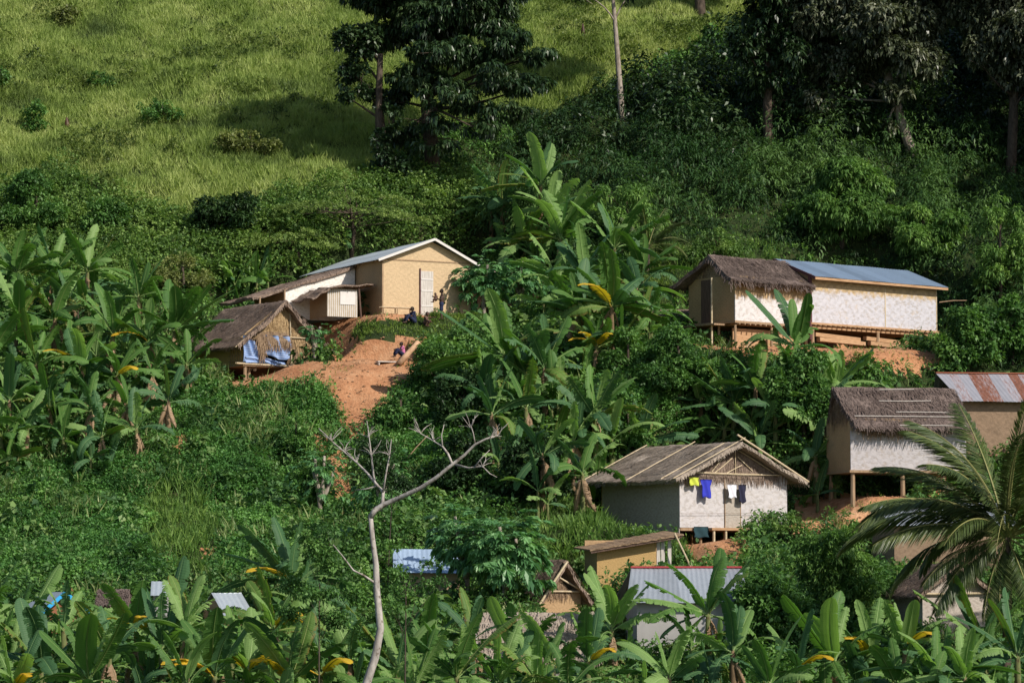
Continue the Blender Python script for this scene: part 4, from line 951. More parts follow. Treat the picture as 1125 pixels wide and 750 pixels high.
top_ = [np.stack([X+sx*rr*.5, Y+sy*rr*.6, Z+rr*.9], 1) for sx, sy in ((-1, -1), (1, -1), (1, 1), (-1, 1))]
A = np.stack(co+top_, 1); q = np.array([[0,1,5,4],[1,2,6,5],[2,3,7,6],[3,0,4,7],[4,5,6,7]]); Q = (np.arange(len(X))[:, None, None]*8+q[None]).reshape(-1, 4)
me = bpy.data.meshes.new('pebbles'); quads_to_mesh(me, A.reshape(-1, 3), Q); me.materials.append(mat_soil('crumbled_earth', (.26,.12,.06), (.44,.24,.13), (.62,.42,.28), 4)); tag(link('pebbles', me), 'clods and small stones strewn over the bare earth', None, None, 'stuff')

# ---------------------------------------------------------------- trees and bushes
M['bark'] = mat_bark('dark_bark', (.04,.032,.025), (.11,.085,.065))
M['barkpale'] = mat_bark('pale_bark', (.16,.13,.10), (.38,.33,.28))
M['bark_dead'] = mat_bark('bleached_bark', (.24,.215,.19), (.50,.46,.42), 2.5, (.16,.13,.10))
M['leaf_grey'] = mat_leaf('grey_green_leaf', (0.035,0.049,0.025), (0.084,0.105,0.056), (0.238,0.252,0.168), trans=.15, rough=.4, spec=.5, pscale=.4)
M['leaf_bush'] = mat_leaf('bush_leaf', (0.036,0.089,0.026), (0.081,0.185,0.045), (0.177,0.322,0.081), pscale=.6)
M['leaf_bamboo'] = mat_leaf('fresh_bamboo_leaf', (0.048,0.113,0.029), (0.113,0.225,0.050), (0.241,0.386,0.091), pscale=.6)
M['leaf_olive'] = mat_leaf('olive_leaf', (0.072,0.097,0.030), (0.161,0.193,0.060), (0.306,0.338,0.111), pscale=.6)
M['leaf_feather'] = mat_leaf('feathery_leaf', (0.064,0.113,0.032), (0.161,0.241,0.060), (0.322,0.419,0.121), pscale=.5)
M['leaf_papaya'] = mat_leaf('papaya_leaf', (0.051,0.142,0.056), (0.122,0.284,0.107), (0.244,0.447,0.178), pscale=.6, rough=.4, spec=.4)
M['leaf_brown'] = mat_leaf('dead_brown_leaf', (.07,.035,.02), (.15,.075,.04), (.25,.14,.07), pscale=.6)
def limb(mb, a, b, r0, r1, bend=.12, n=6, rs=random, sides=7):
    a = V(a); b = V(b); L = (b-a).length; off = V((rs.uniform(-1, 1), rs.uniform(-1, 1), rs.uniform(-.3, .8)))*L*bend
    mb.tube([a.lerp(b, t)+off*math.sin(math.pi*t)+V((rs.uniform(-1, 1), rs.uniform(-1, 1), 0))*L*.012 for t in [i/n for i in range(n+1)]], [r0+(r1-r0)*i/n for i in range(n+1)], sides)
def tree(name, label, cat, base, trunk_top, r0, blobs, leaf, k=5, L=.22, W=.3, droop=.35, dens=55, bark='bark', seed=1, flat=1.0, group=None, hole=.35, spread=1.0, shell=(.55, 1.05), crown_label=None):
    """blobs: (x, y, z, rx, rz) in world units; leaf tufts fill each uneven lobe"""
    rs = random.Random(seed); rg = np.random.default_rng(seed); base = V(base)
    e = empty(name, base, 0, label, cat, group)
    mb = MB(); top = V(trunk_top)-base; nseg = 8
    sway = V((rs.uniform(-.3, .3), rs.uniform(-.3, .3), 0))
    mb.tube([V((0, 0, -.5)).lerp(top, i/nseg)+sway*math.sin(math.pi*i/nseg)*r0*3 for i in range(nseg+1)], [r0*(1.15-.6*i/nseg) for i in range(nseg+1)], 9)
    for (x, y, z, rx, rz) in blobs:
        c = V((x, y, z))-base; t = min(.98, max(.3, (c.z-rz*.9)/max(top.z, .1)*.8)); s_ = V((0, 0, 0)).lerp(top, t)
        limb(mb, s_, c, r0*.32, r0*.07, .12, 5, rs)
        for _ in range(4):
            q = c+V((rs.uniform(-.7, .7)*rx, rs.uniform(-.7, .7)*rx, rs.uniform(-.4, .6)*rz)); limb(mb, s_.lerp(c, rs.uniform(.5, .9)), q, r0*.1, r0*.03, .1, 4, rs, 5)
    mb.build('trunk', M[bark], e, smooth=True)
    parts = []
    for (x, y, z, rx, rz) in blobs:
        nsub = max(3, int(7*flat)); c = np.array([x, y, z])-np.array(base)
        # each lobe is a handful of smaller clumps
        m_ = max(4, int(rx*rz*6)+4); A = rg.normal(size=(m_, 3)); A = nrmz(A)*rg.uniform(.25, .85, (m_, 1)); C = c+A*np.array([rx, rx, rz])
        rr = rg.uniform(.25, .48, m_)*min(rx, rz*1.6)
        cnt = np.maximum(4, (dens*rr*rr*4).astype(int)); i = np.repeat(np.arange(m_), cnt); n = len(i)
        N = nrmz(rg.normal(size=(n, 3))+np.array([0, 0, .35])); P = C[i]+N*(rr[i]*rg.uniform(shell[0], shell[1], n))[:, None]*np.array([1.15, 1.15, .8*flat])
        keep = rg.random(n) > hole*rg.random(m_)[i]; P, N, i = P[keep], N[keep], i[keep]
        parts.append(tufts(P, N, k, L, W, spread, droop, seed=int(rg.integers(1e6)), var=(rg.random(m_)*.7+.15)[i]))
    link('crown', leaves_mesh('crown', parts, M[leaf]), e, crown_label)
    return e
def blobs_px(L_, Y):
    """lobes given by where they stand in view: column, row, half width, half height, depth offset"""
    out = []
    for (a, b, rx, ry, dy) in L_:
        p = at(a, b, Y+dy); s_ = (Y+dy)/FPX; out.append((p.x, p.y, p.z, rx*s_, ry*s_))
    return out
def tree_px(name, label, cat, base_px, Y, top_px, r0, lobes, leaf, **kw):
    b = at(base_px[0], base_px[1], Y); b.z = gz(b.x, b.y)-.1; t = at(top_px[0], top_px[1], Y)
    return tree(name, label, cat, b, t, r0, blobs_px(lobes, Y), leaf, **kw)
# the big dark tree in the top centre
g0 = ground_at(478, 196); Yt = g0.y
tree_px('broadleaf_tree', 'tall dark tree with tiered drooping foliage in the top centre of the slope', 'tree', (478, 196), Yt, (470, -60), .42,
    [(470,20,60,28,0),(430,35,28,22,1),(520,15,50,28,-1),(555,50,42,20,-2),(500,60,60,20,-2),(455,85,45,18,-1),(540,85,58,16,-3),(580,95,40,12,-4),(500,108,55,14,-3),(560,122,48,11,-4),
     (430,110,22,20,0),(470,135,40,12,-3),(520,140,45,9,-4),(445,150,22,16,0),(450,-30,70,40,0),(540,-30,60,40,0),(410,0,30,24,0),(600,60,26,14,-3),(480,160,40,10,-2)],
    'leaf_tree', k=6, L=.34, W=.2, droop=.75, dens=26, seed=31, flat=.7, hole=.3)
tree_px('broadleaf_tree', 'slim dark tree with a lone rounded crown, left of the tall dark tree', 'tree', (424, 200), Yt-1, (418, 60), .3,
    [(392,50,24,20,0),(385,80,20,20,0),(405,100,14,14,0),(402,34,18,14,0),(420,120,10,22,0),(418,150,13,26,-1),(424,180,16,20,-1),(432,130,12,18,-1),(440,185,18,14,-1),(380,106,12,12,0)], 'leaf_tree', k=6, L=.26, W=.34, droop=.3, dens=46, seed=32, hole=.25)
# slim bare trunk
g1 = ground_at(684, 132)
tree_px('slender_tree', 'slender bare-trunked tree with its crown above the picture, right of the tall dark tree', 'tree', (684, 132), g1.y, (672, -20), .19,
    [(650,-60,70,26,0),(720,-50,50,24,1),(690,-90,60,26,0),(635,-8,26,7,0),(700,-12,34,9,0)], 'leaf_tree', k=6, L=.34, W=.2, droop=.6, dens=24, bark='barkpale', seed=33)
# overhanging grey-leaved trees in the top right
g2 = ground_at(1004, 172)
tree_px('broadleaf_tree', 'large grey-green leaved tree with crooked trunk overhanging the top right thicket', 'tree', (1006, 178), g2.y, (940, -30), .3,
    [(900,10,50,30,0),(960,30,46,28,-2),(1000,60,34,30,-2),(930,70,40,30,0),(985,100,24,18,-2),(895,60,34,36,1),(1010,20,40,30,-1),(905,110,30,18,0),(965,-30,80,36,0),(975,140,12,12,-1),(1025,70,20,22,-2)],
    'leaf_grey', k=6, L=.34, W=.24, droop=.6, dens=24, bark='barkpale', seed=34, hole=.45)
g3 = ground_at(1110, 190)
tree_px('broadleaf_tree', 'grey-green leaved tree hanging into the top right corner', 'tree', (1110, 190), g3.y, (1120, -40), .3,
    [(1080,20,40,28,0),(1120,40,40,30,-1),(1075,62,22,24,-1),(1110,80,26,18,0),(1140,90,30,26,0),(1090,-20,70,36,0),(1150,20,50,40,0)], 'leaf_grey', k=6, L=.34, W=.24, droop=.6, dens=24, seed=35, hole=.4)
for k_, (x_, y_, lb) in enumerate(((37, 161, 'unseen shade tree added just outside the right edge, nearest of the three'), (36, 170, 'unseen shade tree added outside the right edge, middle of the three'), (34, 180, 'unseen shade tree added outside the right edge, farthest of the three'))):
    z_ = gz(x_, y_); tree('broadleaf_tree', lb, 'tree', (x_, y_, z_), (x_, y_, z_+11), .4, [(x_+dx, y_+dy, z_+dz, r_, r_*.8) for dx, dy, dz, r_ in ((0, 0, 12, 3.4), (-1.5, 1, 9, 2.6), (2, -1, 9.5, 3), (0, 0, 6.5, 2.6), (1, 1, 15, 2.6))], 'leaf_tree', k=5, L=.5, W=.3, droop=.5, dens=11, seed=60+k_, hole=.2)  # unseen trees added to cast shade over the upper right slope
tree_px('broadleaf_tree', 'dense dark tree left of the grey-leaved tree, its leaves hanging over the thicket', 'tree', (845, 160), ground_at(845, 160).y, (850, 0), .3,
    [(850,20,40,26,0),(820,50,26,20,0),(870,60,34,26,-1),(840,90,26,18,0),(880,110,26,20,0),(850,-20,50,30,0),(900,140,22,16,0)], 'leaf_tree', k=6, L=.34, W=.22, droop=.6, dens=24, seed=66, hole=.3)
# trees standing uphill of the frame that shade the corner
for k_, (a, b) in enumerate(((860, -10), (960, -20), (1060, -20), (770, 20))):
    g_ = ground_at(a, max(b, 5)); 
    tree(*('broadleaf_tree', ['tall tree rising out of the picture above the thicket, leftmost of its row', 'tall tree rising above the picture behind the grey-leaved tree', 'tall tree rising out of the picture behind the corner tree', 'tall tree on the edge of the grassy slope right of the slender trunk'][k_], 'tree'),
         g_, g_+V((.5, 0, 9)), .34, [(g_.x+dx, g_.y+dy, g_.z+dz, r_, r_*.7) for dx, dy, dz, r_ in ((0, 0, 9, 3), (-2, 0, 7, 2.4), (2.2, -.5, 7.4, 2.5), (0, -1.5, 5.6, 2.2), (1.5, .5, 11, 2.4), (-1.4, 1, 10.4, 2.2), (-2.6, 0, 4.4, 1.7), (2.6, -.6, 4.6, 1.8))],
         'leaf_tree', k=5, L=.42, W=.28, droop=.55, dens=15, seed=40+k_, hole=.2, group='tall trees along the top edge')

def bush(name, label, cat, px, py, rx, ry, leaf, L=.18, W=.3, k=5, droop=.25, dens=60, seed=1, h=.0, n=6, spread=1.1, Y=None, bark='bark', group=None, hole=.3):
    """py: foot of the bush in view; lobes spread over its half width rx and height ry (pixels)"""
    g_ = ground_at(px, py) if Y is None else at(px, py, Y); 
    if Y is not None: g_.z = gz(g_.x, g_.y)
    s_ = g_.y/FPX; rs = random.Random(seed); H_ = ry*2*s_; Wd = rx*s_; bl = []
    for q in range(n):
        a = rs.uniform(-.75, .75); zz = rs.uniform(.25, .85); f_ = 1-.35*zz
        bl.append((g_.x+a*Wd*f_, g_.y+rs.uniform(-.5, .5)*Wd*f_, g_.z+h+zz*H_*.9, Wd*rs.uniform(.32, .5), H_*rs.uniform(.14, .26)))
    bl.append((g_.x, g_.y, g_.z+h+H_*.78, Wd*.45, H_*.2)); bl.append((g_.x-.3*Wd, g_.y-.2*Wd, g_.z+h+H_*.3, Wd*.5, H_*.25)); bl.append((g_.x+.35*Wd, g_.y-.2*Wd, g_.z+h+H_*.3, Wd*.5, H_*.25))
    return tree(name, label, cat, g_, g_+V((0, 0, h+H_*.7)), max(.03, Wd*.05), bl, leaf, k=k, L=L, W=W, droop=droop, dens=dens, seed=seed, spread=spread, bark=bark, group=group, hole=hole)
BUSHES = [
 ('shrub', 'bushy dark shrub with small red-brown stump beside it on the upper left grass', 'shrub', 38, 150, 17, 20, 'leaf_bush', dict(L=.22)),
 ('shrub', 'flat dark green shrub in the grassy slope, the smaller upper one', 'shrub', 112, 100, 26, 12, 'leaf_bush', dict(L=.2)),
 ('shrub', 'wide flat dark green shrub in the middle of the grassy slope', 'shrub', 178, 136, 34, 14, 'leaf_bush', dict(L=.2)),
 ('shrub', 'dull olive shrub in the grassy slope under the left lone crown', 'shrub', 275, 172, 44, 16, 'leaf_olive', dict(L=.2)),
 ('shrub', 'dark low shrub at the top left of the grassy slope', 'shrub', 72, 32, 20, 14, 'leaf_olive', dict(L=.2)),
 ('shrub', 'dark shrub cut by the left edge on the grassy slope', 'shrub', 0, 100, 14, 16, 'leaf_bush', dict(L=.2)),
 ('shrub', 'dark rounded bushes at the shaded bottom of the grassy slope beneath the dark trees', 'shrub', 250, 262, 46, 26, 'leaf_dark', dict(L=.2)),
 ('shrub', 'large-leaved shrub at the edge of the grass above the dark thicket', 'shrub', 785, 72, 34, 22, 'leaf_under', dict(L=.5, W=.4, dens=9, droop=.8)),
 ('bush', 'tall leafy bush at the left edge below the grassy slope', 'bush', 40, 258, 52, 36, 'leaf_bush', {}),
 ('bush', 'dark bush between the left edge bush and the bananas', 'bush', 115, 262, 34, 26, 'leaf_bush', {}),
 ('bush', 'olive bush just above the thatched hut with the tarp', 'bush', 200, 328, 42, 26, 'leaf_olive', dict(L=.14, W=.35)),
 ('bush', 'small olive tree crowning the left banana grove', 'bush', 85, 392, 26, 38, 'leaf_olive', dict(L=.13, W=.35)),
 ('bush', 'big fresh green bamboo bush behind the right terrace', 'bamboo', 925, 268, 66, 50, 'leaf_bamboo', dict(L=.3, W=.14, droop=.5, k=7, dens=44, n=10)),
 ('bush', 'fresh green bamboo bush right of the bigger one behind the metal-roofed stilt house', 'bamboo', 1015, 285, 52, 34, 'leaf_bamboo', dict(L=.3, W=.14, droop=.5, k=7, dens=44)),
 ('bush', 'bamboo bush at the right edge above the rusty roof', 'bamboo', 1100, 330, 40, 60, 'leaf_bamboo', dict(L=.28, W=.14, droop=.5, k=6, dens=34)),
 ('bush', 'dark leafy bush at the right end of the metal-roofed stilt house', 'bush', 1062, 405, 44, 38, 'leaf_bush', dict(L=.22, n=9)),
 ('bush', 'dark bush at the right edge between the rusty roof and the bamboo', 'bush', 1112, 400, 34, 40, 'leaf_bush', dict(L=.26)),
 ('bush', 'bamboo bush above the big banana clump in the middle', 'bamboo', 690, 268, 46, 36, 'leaf_bamboo', dict(L=.3, W=.13, droop=.6, k=6, dens=30)),
 ('bush', 'flowering bush left of the thatched stilt house', 'bush', 790, 290, 50, 22, 'leaf_mid', dict(L=.15)),
 ('bush', 'viney bush below the low shelter on the right slope', 'bush', 745, 440, 52, 44, 'leaf_bush', dict(n=10)),
 ('bush', 'viney bush on the slope under the middle banana clump', 'bush', 690, 420, 40, 34, 'leaf_bush', {}),
 ('bush', 'bush hiding the foot of the bananas below the right terrace', 'bush', 885, 495, 48, 60, 'leaf_bush', dict(n=12)),
 ('bush', 'leafy bush beside the right posts under the metal-roofed stilt house', 'bush', 944, 408, 18, 12, 'leaf_olive', dict(L=.12)),
 ('bush', 'weedy bush in front of the left wall of the big thatched house', 'bush', 700, 584, 28, 12, 'leaf_mid', dict(L=.16, W=.2)),
 ('bush', 'weedy bush under the right corner of the big thatched house', 'bush', 868, 592, 26, 15, 'leaf_mid', dict(L=.16)),
 ('bush', 'big dark tree-like bush right of the red-ridged roof', 'bush', 850, 700, 66, 52, 'leaf_bush', dict(n=14, L=.2, Y=112)),
 ('bush', 'tall fine-leaved bamboo bush in front of the earth bank at lower right', 'bamboo', 930, 690, 58, 58, 'leaf_bamboo', dict(L=.2, W=.16, droop=.4, k=7, n=14, Y=115)),
 ('bush', 'young leafy tree in front of the earth patch by the big thatched house', 'bush', 800, 640, 22, 28, 'leaf_bush', dict(Y=118)),
 ('bush', 'round creeper-covered bush at the bottom between two bananas', 'bush', 762, 772, 38, 42, 'leaf_creep', dict(L=.1, W=.42, n=14, dens=150, Y=92, hole=.05)),
 ('bush', 'dark creeper-covered mound at the bottom behind the banana leaves', 'bush', 655, 775, 50, 36, 'leaf_bush', dict(L=.14, Y=98)),
 ('bush', 'pale olive bush under the tan shed', 'bush', 688, 690, 22, 32, 'leaf_olive', dict(L=.14, Y=116)),
 ('bush', 'dark bush left of the small thatched gable', 'bush', 565, 668, 36, 26, 'leaf_bush', dict(Y=117)),
 ('bush', 'dark leafy bush along the shaded foot of the eroded slope', 'bush', 340, 568, 30, 32, 'leaf_bush', dict(n=8)),
 ('bush', 'green bush left of the gully', 'bush', 325, 505, 26, 28, 'leaf_under', {}),
 ('bush', 'green bush to the right of the gully below the pit', 'bush', 440, 480, 30, 30, 'leaf_under', {}),
 ('bush', 'green bush below the pit with the log', 'bush', 480, 425, 38, 26, 'leaf_bush', {}),
 ('bush', 'bush in the shade below the tan house terrace', 'bush', 520, 380, 30, 14, 'leaf_bush', {}),
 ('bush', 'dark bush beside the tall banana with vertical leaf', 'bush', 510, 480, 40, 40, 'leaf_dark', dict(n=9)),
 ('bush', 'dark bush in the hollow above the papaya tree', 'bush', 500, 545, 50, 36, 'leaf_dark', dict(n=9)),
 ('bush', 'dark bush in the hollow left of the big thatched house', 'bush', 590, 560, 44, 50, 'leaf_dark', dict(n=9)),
 ('bush', 'vine-hung bush behind the roof of the big thatched house', 'bush', 690, 500, 34, 34, 'leaf_bush', {}),
 ('bush', 'bush between the tan house and the dark drooping tree', 'bush', 575, 300, 40, 26, 'leaf_under', {}),
 ('bush', 'shrub right beside the big thatched house below its right eave', 'bush', 905, 548, 22, 26, 'leaf_bush', {}),
]
for k_, (nm, lb, ct_, a, b, rx, ry, lf, kw) in enumerate(BUSHES):
    if ct_ == 'bamboo': nm = 'bamboo_bush'
    bush(nm, lb, ct_, a, b, rx, ry, lf, seed=100+k_, **kw)
mb = MB(); g_ = ground_at(72, 146); mb.tube([g_, g_+V((.1, 0, .5)), g_+V((.05, 0, .95))], [.2, .17, .06], 8); tag(mb.build('tree_stump', M['leaf_brown']), 'red-brown broken stump in the grass beside the dark shrub', 'stump')
mb = MB(); g_ = ground_at(640, 46); mb.tube([g_, g_+V((.05, 0, .6)), g_+V((0, 0, 1.2))], [.13, .15, .05], 8); tag(mb.build('tree_stump', M['leaf_brown']), 'thin reddish stump in the grass near the slender tree', 'stump')
# feathery tree left of the tan house
def feathery(label, base_px, Yd, cx_, cy_, rx, ry, seed, leaf='leaf_feather'):
    g_ = ground_at(*base_px); rs = random.Random(seed); rg = np.random.default_rng(seed); e = empty('feathery_tree', g_, 0, label, 'tree'); Y = g_.y
    mb = MB(); parts = []; top = at(cx_, cy_, Y)-g_; mb.tube([(0, 0, -.4), top*.5+V((.2, 0, 0)), top], [.14, .1, .05], 7)
    for q in range(34):
        a = rs.uniform(0, 2*math.pi); f_ = math.sqrt(rs.random()); dx = math.cos(a)*f_*rx*Y/FPX; dy = math.sin(a)*f_*rx*.7*Y/FPX; dz = (1-f_*f_*.75)*ry*Y/FPX*2*rs.uniform(.5, 1)-ry*Y/FPX
        c = at(cx_, cy_, Y)+V((dx, dy, dz))-g_; s_ = top*rs.uniform(.5, .9); limb(mb, s_, c, .03, .012, .08, 4, rs, 5)
        d = (c-s_); d.z = 0; d = d.normalized() if d.length > .01 else V((1, 0, 0)); sdv = V((-d.y, d.x, 0)); nf = 7
        for t in range(nf):      # horizontal sprays
            o = c+d*rs.uniform(-.6, .9)+sdv*rs.uniform(-.7, .7)+V((0, 0, rs.uniform(-.06, .06))); dd = (d+sdv*rs.uniform(-1, 1)).normalized(); m_ = 14
            P = np.array([o+dd*(i/m_)*.9-V((0, 0, (i/m_)**2*.25)) for i in range(m_)]); N = np.tile(np.array([dd]), (m_, 1))
            parts.append(tufts(P, N, 4, .13, .26, 1.3, .1, jit=.03, seed=int(rg.integers(1e6)), var=np.full(m_, rs.uniform(.2, .8))))
    mb.build('trunk', M['bark'], e, smooth=True); link('crown', leaves_mesh('crown', parts, M[leaf]), e)
feathery('feathery light green tree with flat tiers behind the tan house', (385, 285), 0, 385, 225, 76, 30, 71)
feathery('smaller feathery tree left of the bigger one, above the lean-to roof', (330, 290), 0, 315, 262, 44, 18, 72)
# papaya-like tree: palmate leaves hanging on long stalks
def palmate(mb_v, mb_var, c, d, size, rs):
    pass
def papaya(label, px, py, Y, h, cr, n, size, seed, leaf='leaf_papaya', cat='tree'):
    b = at(px, py, Y); b.z = gz(b.x, b.y); rs = random.Random(seed); rg = np.random.default_rng(seed); e = empty('papaya_tree', b, 0, label, cat)
    mb = MB(); tops = []
    for q in range(4):
        t = V((rs.uniform(-.35, .35)*cr, rs.uniform(-.35, .35)*cr, h*rs.uniform(.62, .88))); limb(mb, (0, 0, -.3) if q == 0 else (0, 0, h*.25), t, .12, .06, .06, 6, rs); tops.append(t)
    st = MB(); C = []; D = []
    for q in range(n):
        t = rs.choice(tops); a = rs.uniform(0, 2*math.pi); f_ = rs.uniform(.35, 1)*cr*.75; el = rs.uniform(-.7, .75)
        c = t*rs.uniform(.6, 1)+V((math.cos(a)*f_, math.sin(a)*f_, el*cr*.6)); 
        s_ = t*rs.uniform(.75, .98); st.tube([s_, s_.lerp(c, .5)+V((0, 0, .15)), c], [.018, .014, .01], 4, False); C.append(c); D.append((c-s_).normalized())
    mb.build('trunk', M['barkpale'], e, smooth=True); st.build('stalks', M['leaf_bamboo'], e)
    P = []; N = []; VV = []; Ls = []
    for c, d in zip(C, D):
        v_ = rs.uniform(.1, .9); dn = (d+V((0, 0, -.7))).normalized(); s_ = dn.cross(V((0, 0, 1))).normalized() if abs(dn.z) < .98 else V((1, 0, 0))
        for f_ in (-2.2, -1.4, -.7, 0, .7, 1.4, 2.2):
            dd = (dn*math.cos(f_*.6)+s_*math.sin(f_*.6)).normalized(); P.append(c); N.append(dd); VV.append(v_); Ls.append(size*(1.1-.12*abs(f_)))
            for sg in (-1, 1): P.append(c+dd*size*.45); N.append((dd+s_*sg*.8).normalized()); VV.append(v_); Ls.append(size*.5)
    me = leaves_mesh('crown', [tufts(np.array(P), np.array(N), 1, np.array(Ls), .2, .12, .12, jit=.01, seed=seed, var=np.array(VV), vj=.08)], M[leaf]); link('crown', me, e)
papaya('big leafy papaya tree with drooping palmate leaves at lower centre, the most prominent', 556, 660, 116, 4.2, 2.1, 230, .5, 81)
papaya('papaya tree with drooping palmate leaves left of the lower centre one', 512, 665, 117, 4.0, 1.5, 110, .48, 82)
papaya('papaya tree with hanging dark leaves at the right corner of the tan house', 532, 345, 153.5, 3.6, 1.7, 150, .42, 83)
papaya('papaya tree hanging dark leaves just behind the right corner of the tan house', 572, 345, 156, 4.2, 1.7, 120, .42, 84)
papaya('thin papaya tree beside the gully left of the bare tree', 352, 580, 130, 3.4, 1.7, 70, .34, 85)
papaya('thin papaya tree in front of the gully behind the branches of the bare tree', 420, 560, 128, 3.2, 1.6, 60, .34, 86)
papaya('small papaya sapling in front of the thatched hut with the tarp', 346, 424, 147, 1.9, .7, 26, .3, 87)
# bare tree
def bare_tree():
    Y = 86; b = at(402, 790, Y); b.z = gz(b.x, b.y); e = empty('bare_tree', b, 0, 'bleached leafless tree with one long branch reaching right, in the foreground', 'tree')
    W_ = lambda a, c, dy=0: at(a, c, Y+dy)-b
    mb = MB(); r = .0313
    mb.tube([V((-.5, 0, -.3)), W_(402, 752), W_(412, 722), W_(418, 690), W_(414, 650), W_(413, 620), W_(409, 590), W_(407, 566)], [.135, .13, .12, .11, .10, .085, .075, .068], 9)
    mb.build('trunk', M['bark_dead'], e, smooth=True)
    def br(pts, r0, r1, name='branch'):
        m = MB(); n = len(pts); m.tube([W_(*p) for p in pts], [(r0+(r1-r0)*i/(n-1))*.78 for i in range(n)], 7); m.build(name, M['bark_dead'], e, smooth=True)
    br([(407,568),(412,560),(422,554),(440,546,-.3),(462,536,-.6),(480,524,-.8),(497,510,-1),(510,500,-1),(522,488,-1.1),(534,482,-1.2),(548,478,-1.2)], .12, .03)
    br([(420,554),(421,540,.2),(412,530,.4),(404,520,.5),(392,508,.7),(378,496,.9),(364,484,1),(350,470,1)], .07, .015)
    br([(413,534,.4),(410,520,.5),(408,500,.5),(406,484,.5),(403,462,.6)], .05, .012)
    br([(420,545,.2),(424,520,.0),(428,500,0),(430,482,0)], .045, .012)
    br([(497,510,-1),(492,498,-1),(486,490,-1),(476,484,-.8),(462,476,-.7),(455,470,-.6)], .05, .012)
    br([(486,490,-1),(485,478,-1),(488,466,-1)], .03, .01)
    br([(500,510,-1),(515,514,-1.3),(530,512,-1.6),(538,520,-1.7),(546,524,-1.8)], .045, .01)
    br([(522,512,-1.5),(530,502,-1.5),(538,494,-1.5)], .03, .01)
    br([(522,488,-1.1),(520,476,-1.1),(517,466,-1)], .028, .01)
    br([(390,538,.5),(402,537,.4),(413,534,.3)], .015, .035)
    br([(412,640),(400,632,-.2),(388,626,-.4),(376,610,-.5),(366,598,-.6)], .05, .015)
    rs = random.Random(4)
    for (a, c, dy) in ((378,496,.9),(364,484,1),(408,500,.5),(428,500,0),(462,476,-.7),(538,482,-1.2),(530,512,-1.6),(392,508,.7),(476,484,-.8),(404,480,.6),(517,470,-1),(546,480,-1.2)):
        for _ in range(7):
            p = (a, c, dy); q = (a+rs.uniform(-14, 14), c-rs.uniform(2, 18), dy+rs.uniform(-.3, .3)); m = MB(); m.tube([W_(*p), (W_(*p)+W_(*q))/2+V((rs.uniform(-.05, .05), 0, .03)), W_(*q)], [.012, .009, .005], 5); m.build('twig', M['bark_dead'], e)
bare_tree()
# small leafy tree round the foot of the bare tree
for k_, (lb, lobes, bp) in enumerate((('small-leaved tree left of the bare tree trunk', [(345,610,26,14,0),(325,640,22,14,1),(372,625,20,12,0),(360,585,22,9,0),(390,600,12,9,0),(350,650,30,12,-1),(385,655,18,12,0),(335,590,14,8,0),(320,670,18,12,0),(365,680,22,12,0)], (352, 720)),
                               ('small-leaved tree right of the bare tree trunk', [(440,625,22,9,0),(472,618,16,7,0),(430,600,13,8,0),(455,645,24,8,0),(425,650,14,9,0),(480,640,12,7,0),(440,665,18,7,0)], (446, 720)),
                               ('fine-leaved dark sapling behind the fork of the bare tree', [(425,510,22,18,20),(410,490,24,14,20),(440,530,20,12,20)], (424, 585)))):
    tree_px('small_tree', lb, 'tree', bp, 92 if k_ < 2 else 122, (lobes[0][0]+6, lobes[0][1]+30), .03, lobes if k_ < 2 else [(a, b, c, d, 0) for a, b, c, d, e_ in lobes], 'leaf_bush' if k_ < 2 else 'leaf_dark', k=4, L=.12, W=.3, droop=.25, dens=300, seed=90+k_, hole=.45, flat=.8, shell=(.3, 1.7))
# ---------------------------------------------------------------- banana plants
M['ban'] = mat_banana('banana_leaf', (.05,.125,.03), (.13,.26,.055), (.22,.32,.10), .32)
M['ban_pale'] = mat_banana('pale_banana_leaf', (.14,.26,.07), (.28,.42,.14), (.35,.48,.2), .4)
M['ban_deep'] = mat_banana('blue_green_banana_leaf', (.035,.095,.04), (.09,.19,.07), (.16,.27,.10), .25)
M['ban_edge'] = mat_banana('scorched_banana_leaf', (.07,.14,.03), (.17,.28,.055), (.26,.32,.10), .3, tear=(.20,.11,.03))
M['ban_yel'] = mat_banana('yellow_banana_leaf', (.60,.36,.02), (.75,.52,.05), (.55,.42,.10), .35, tear=(.35,.16,.03))
M['ban_dry'] = mat_banana('dry_banana_leaf', (.20,.12,.065), (.42,.29,.18), (.30,.22,.13), .12)
M['stem'] = mat_bark('banana_stem', (.07,.085,.03), (.20,.22,.09), 3.0, (.09,.05,.03))
M['stemdry'] = mat_bark('dry_banana_stem', (.09,.06,.035), (.24,.17,.10), 3.0)
LEAFMESH = {}
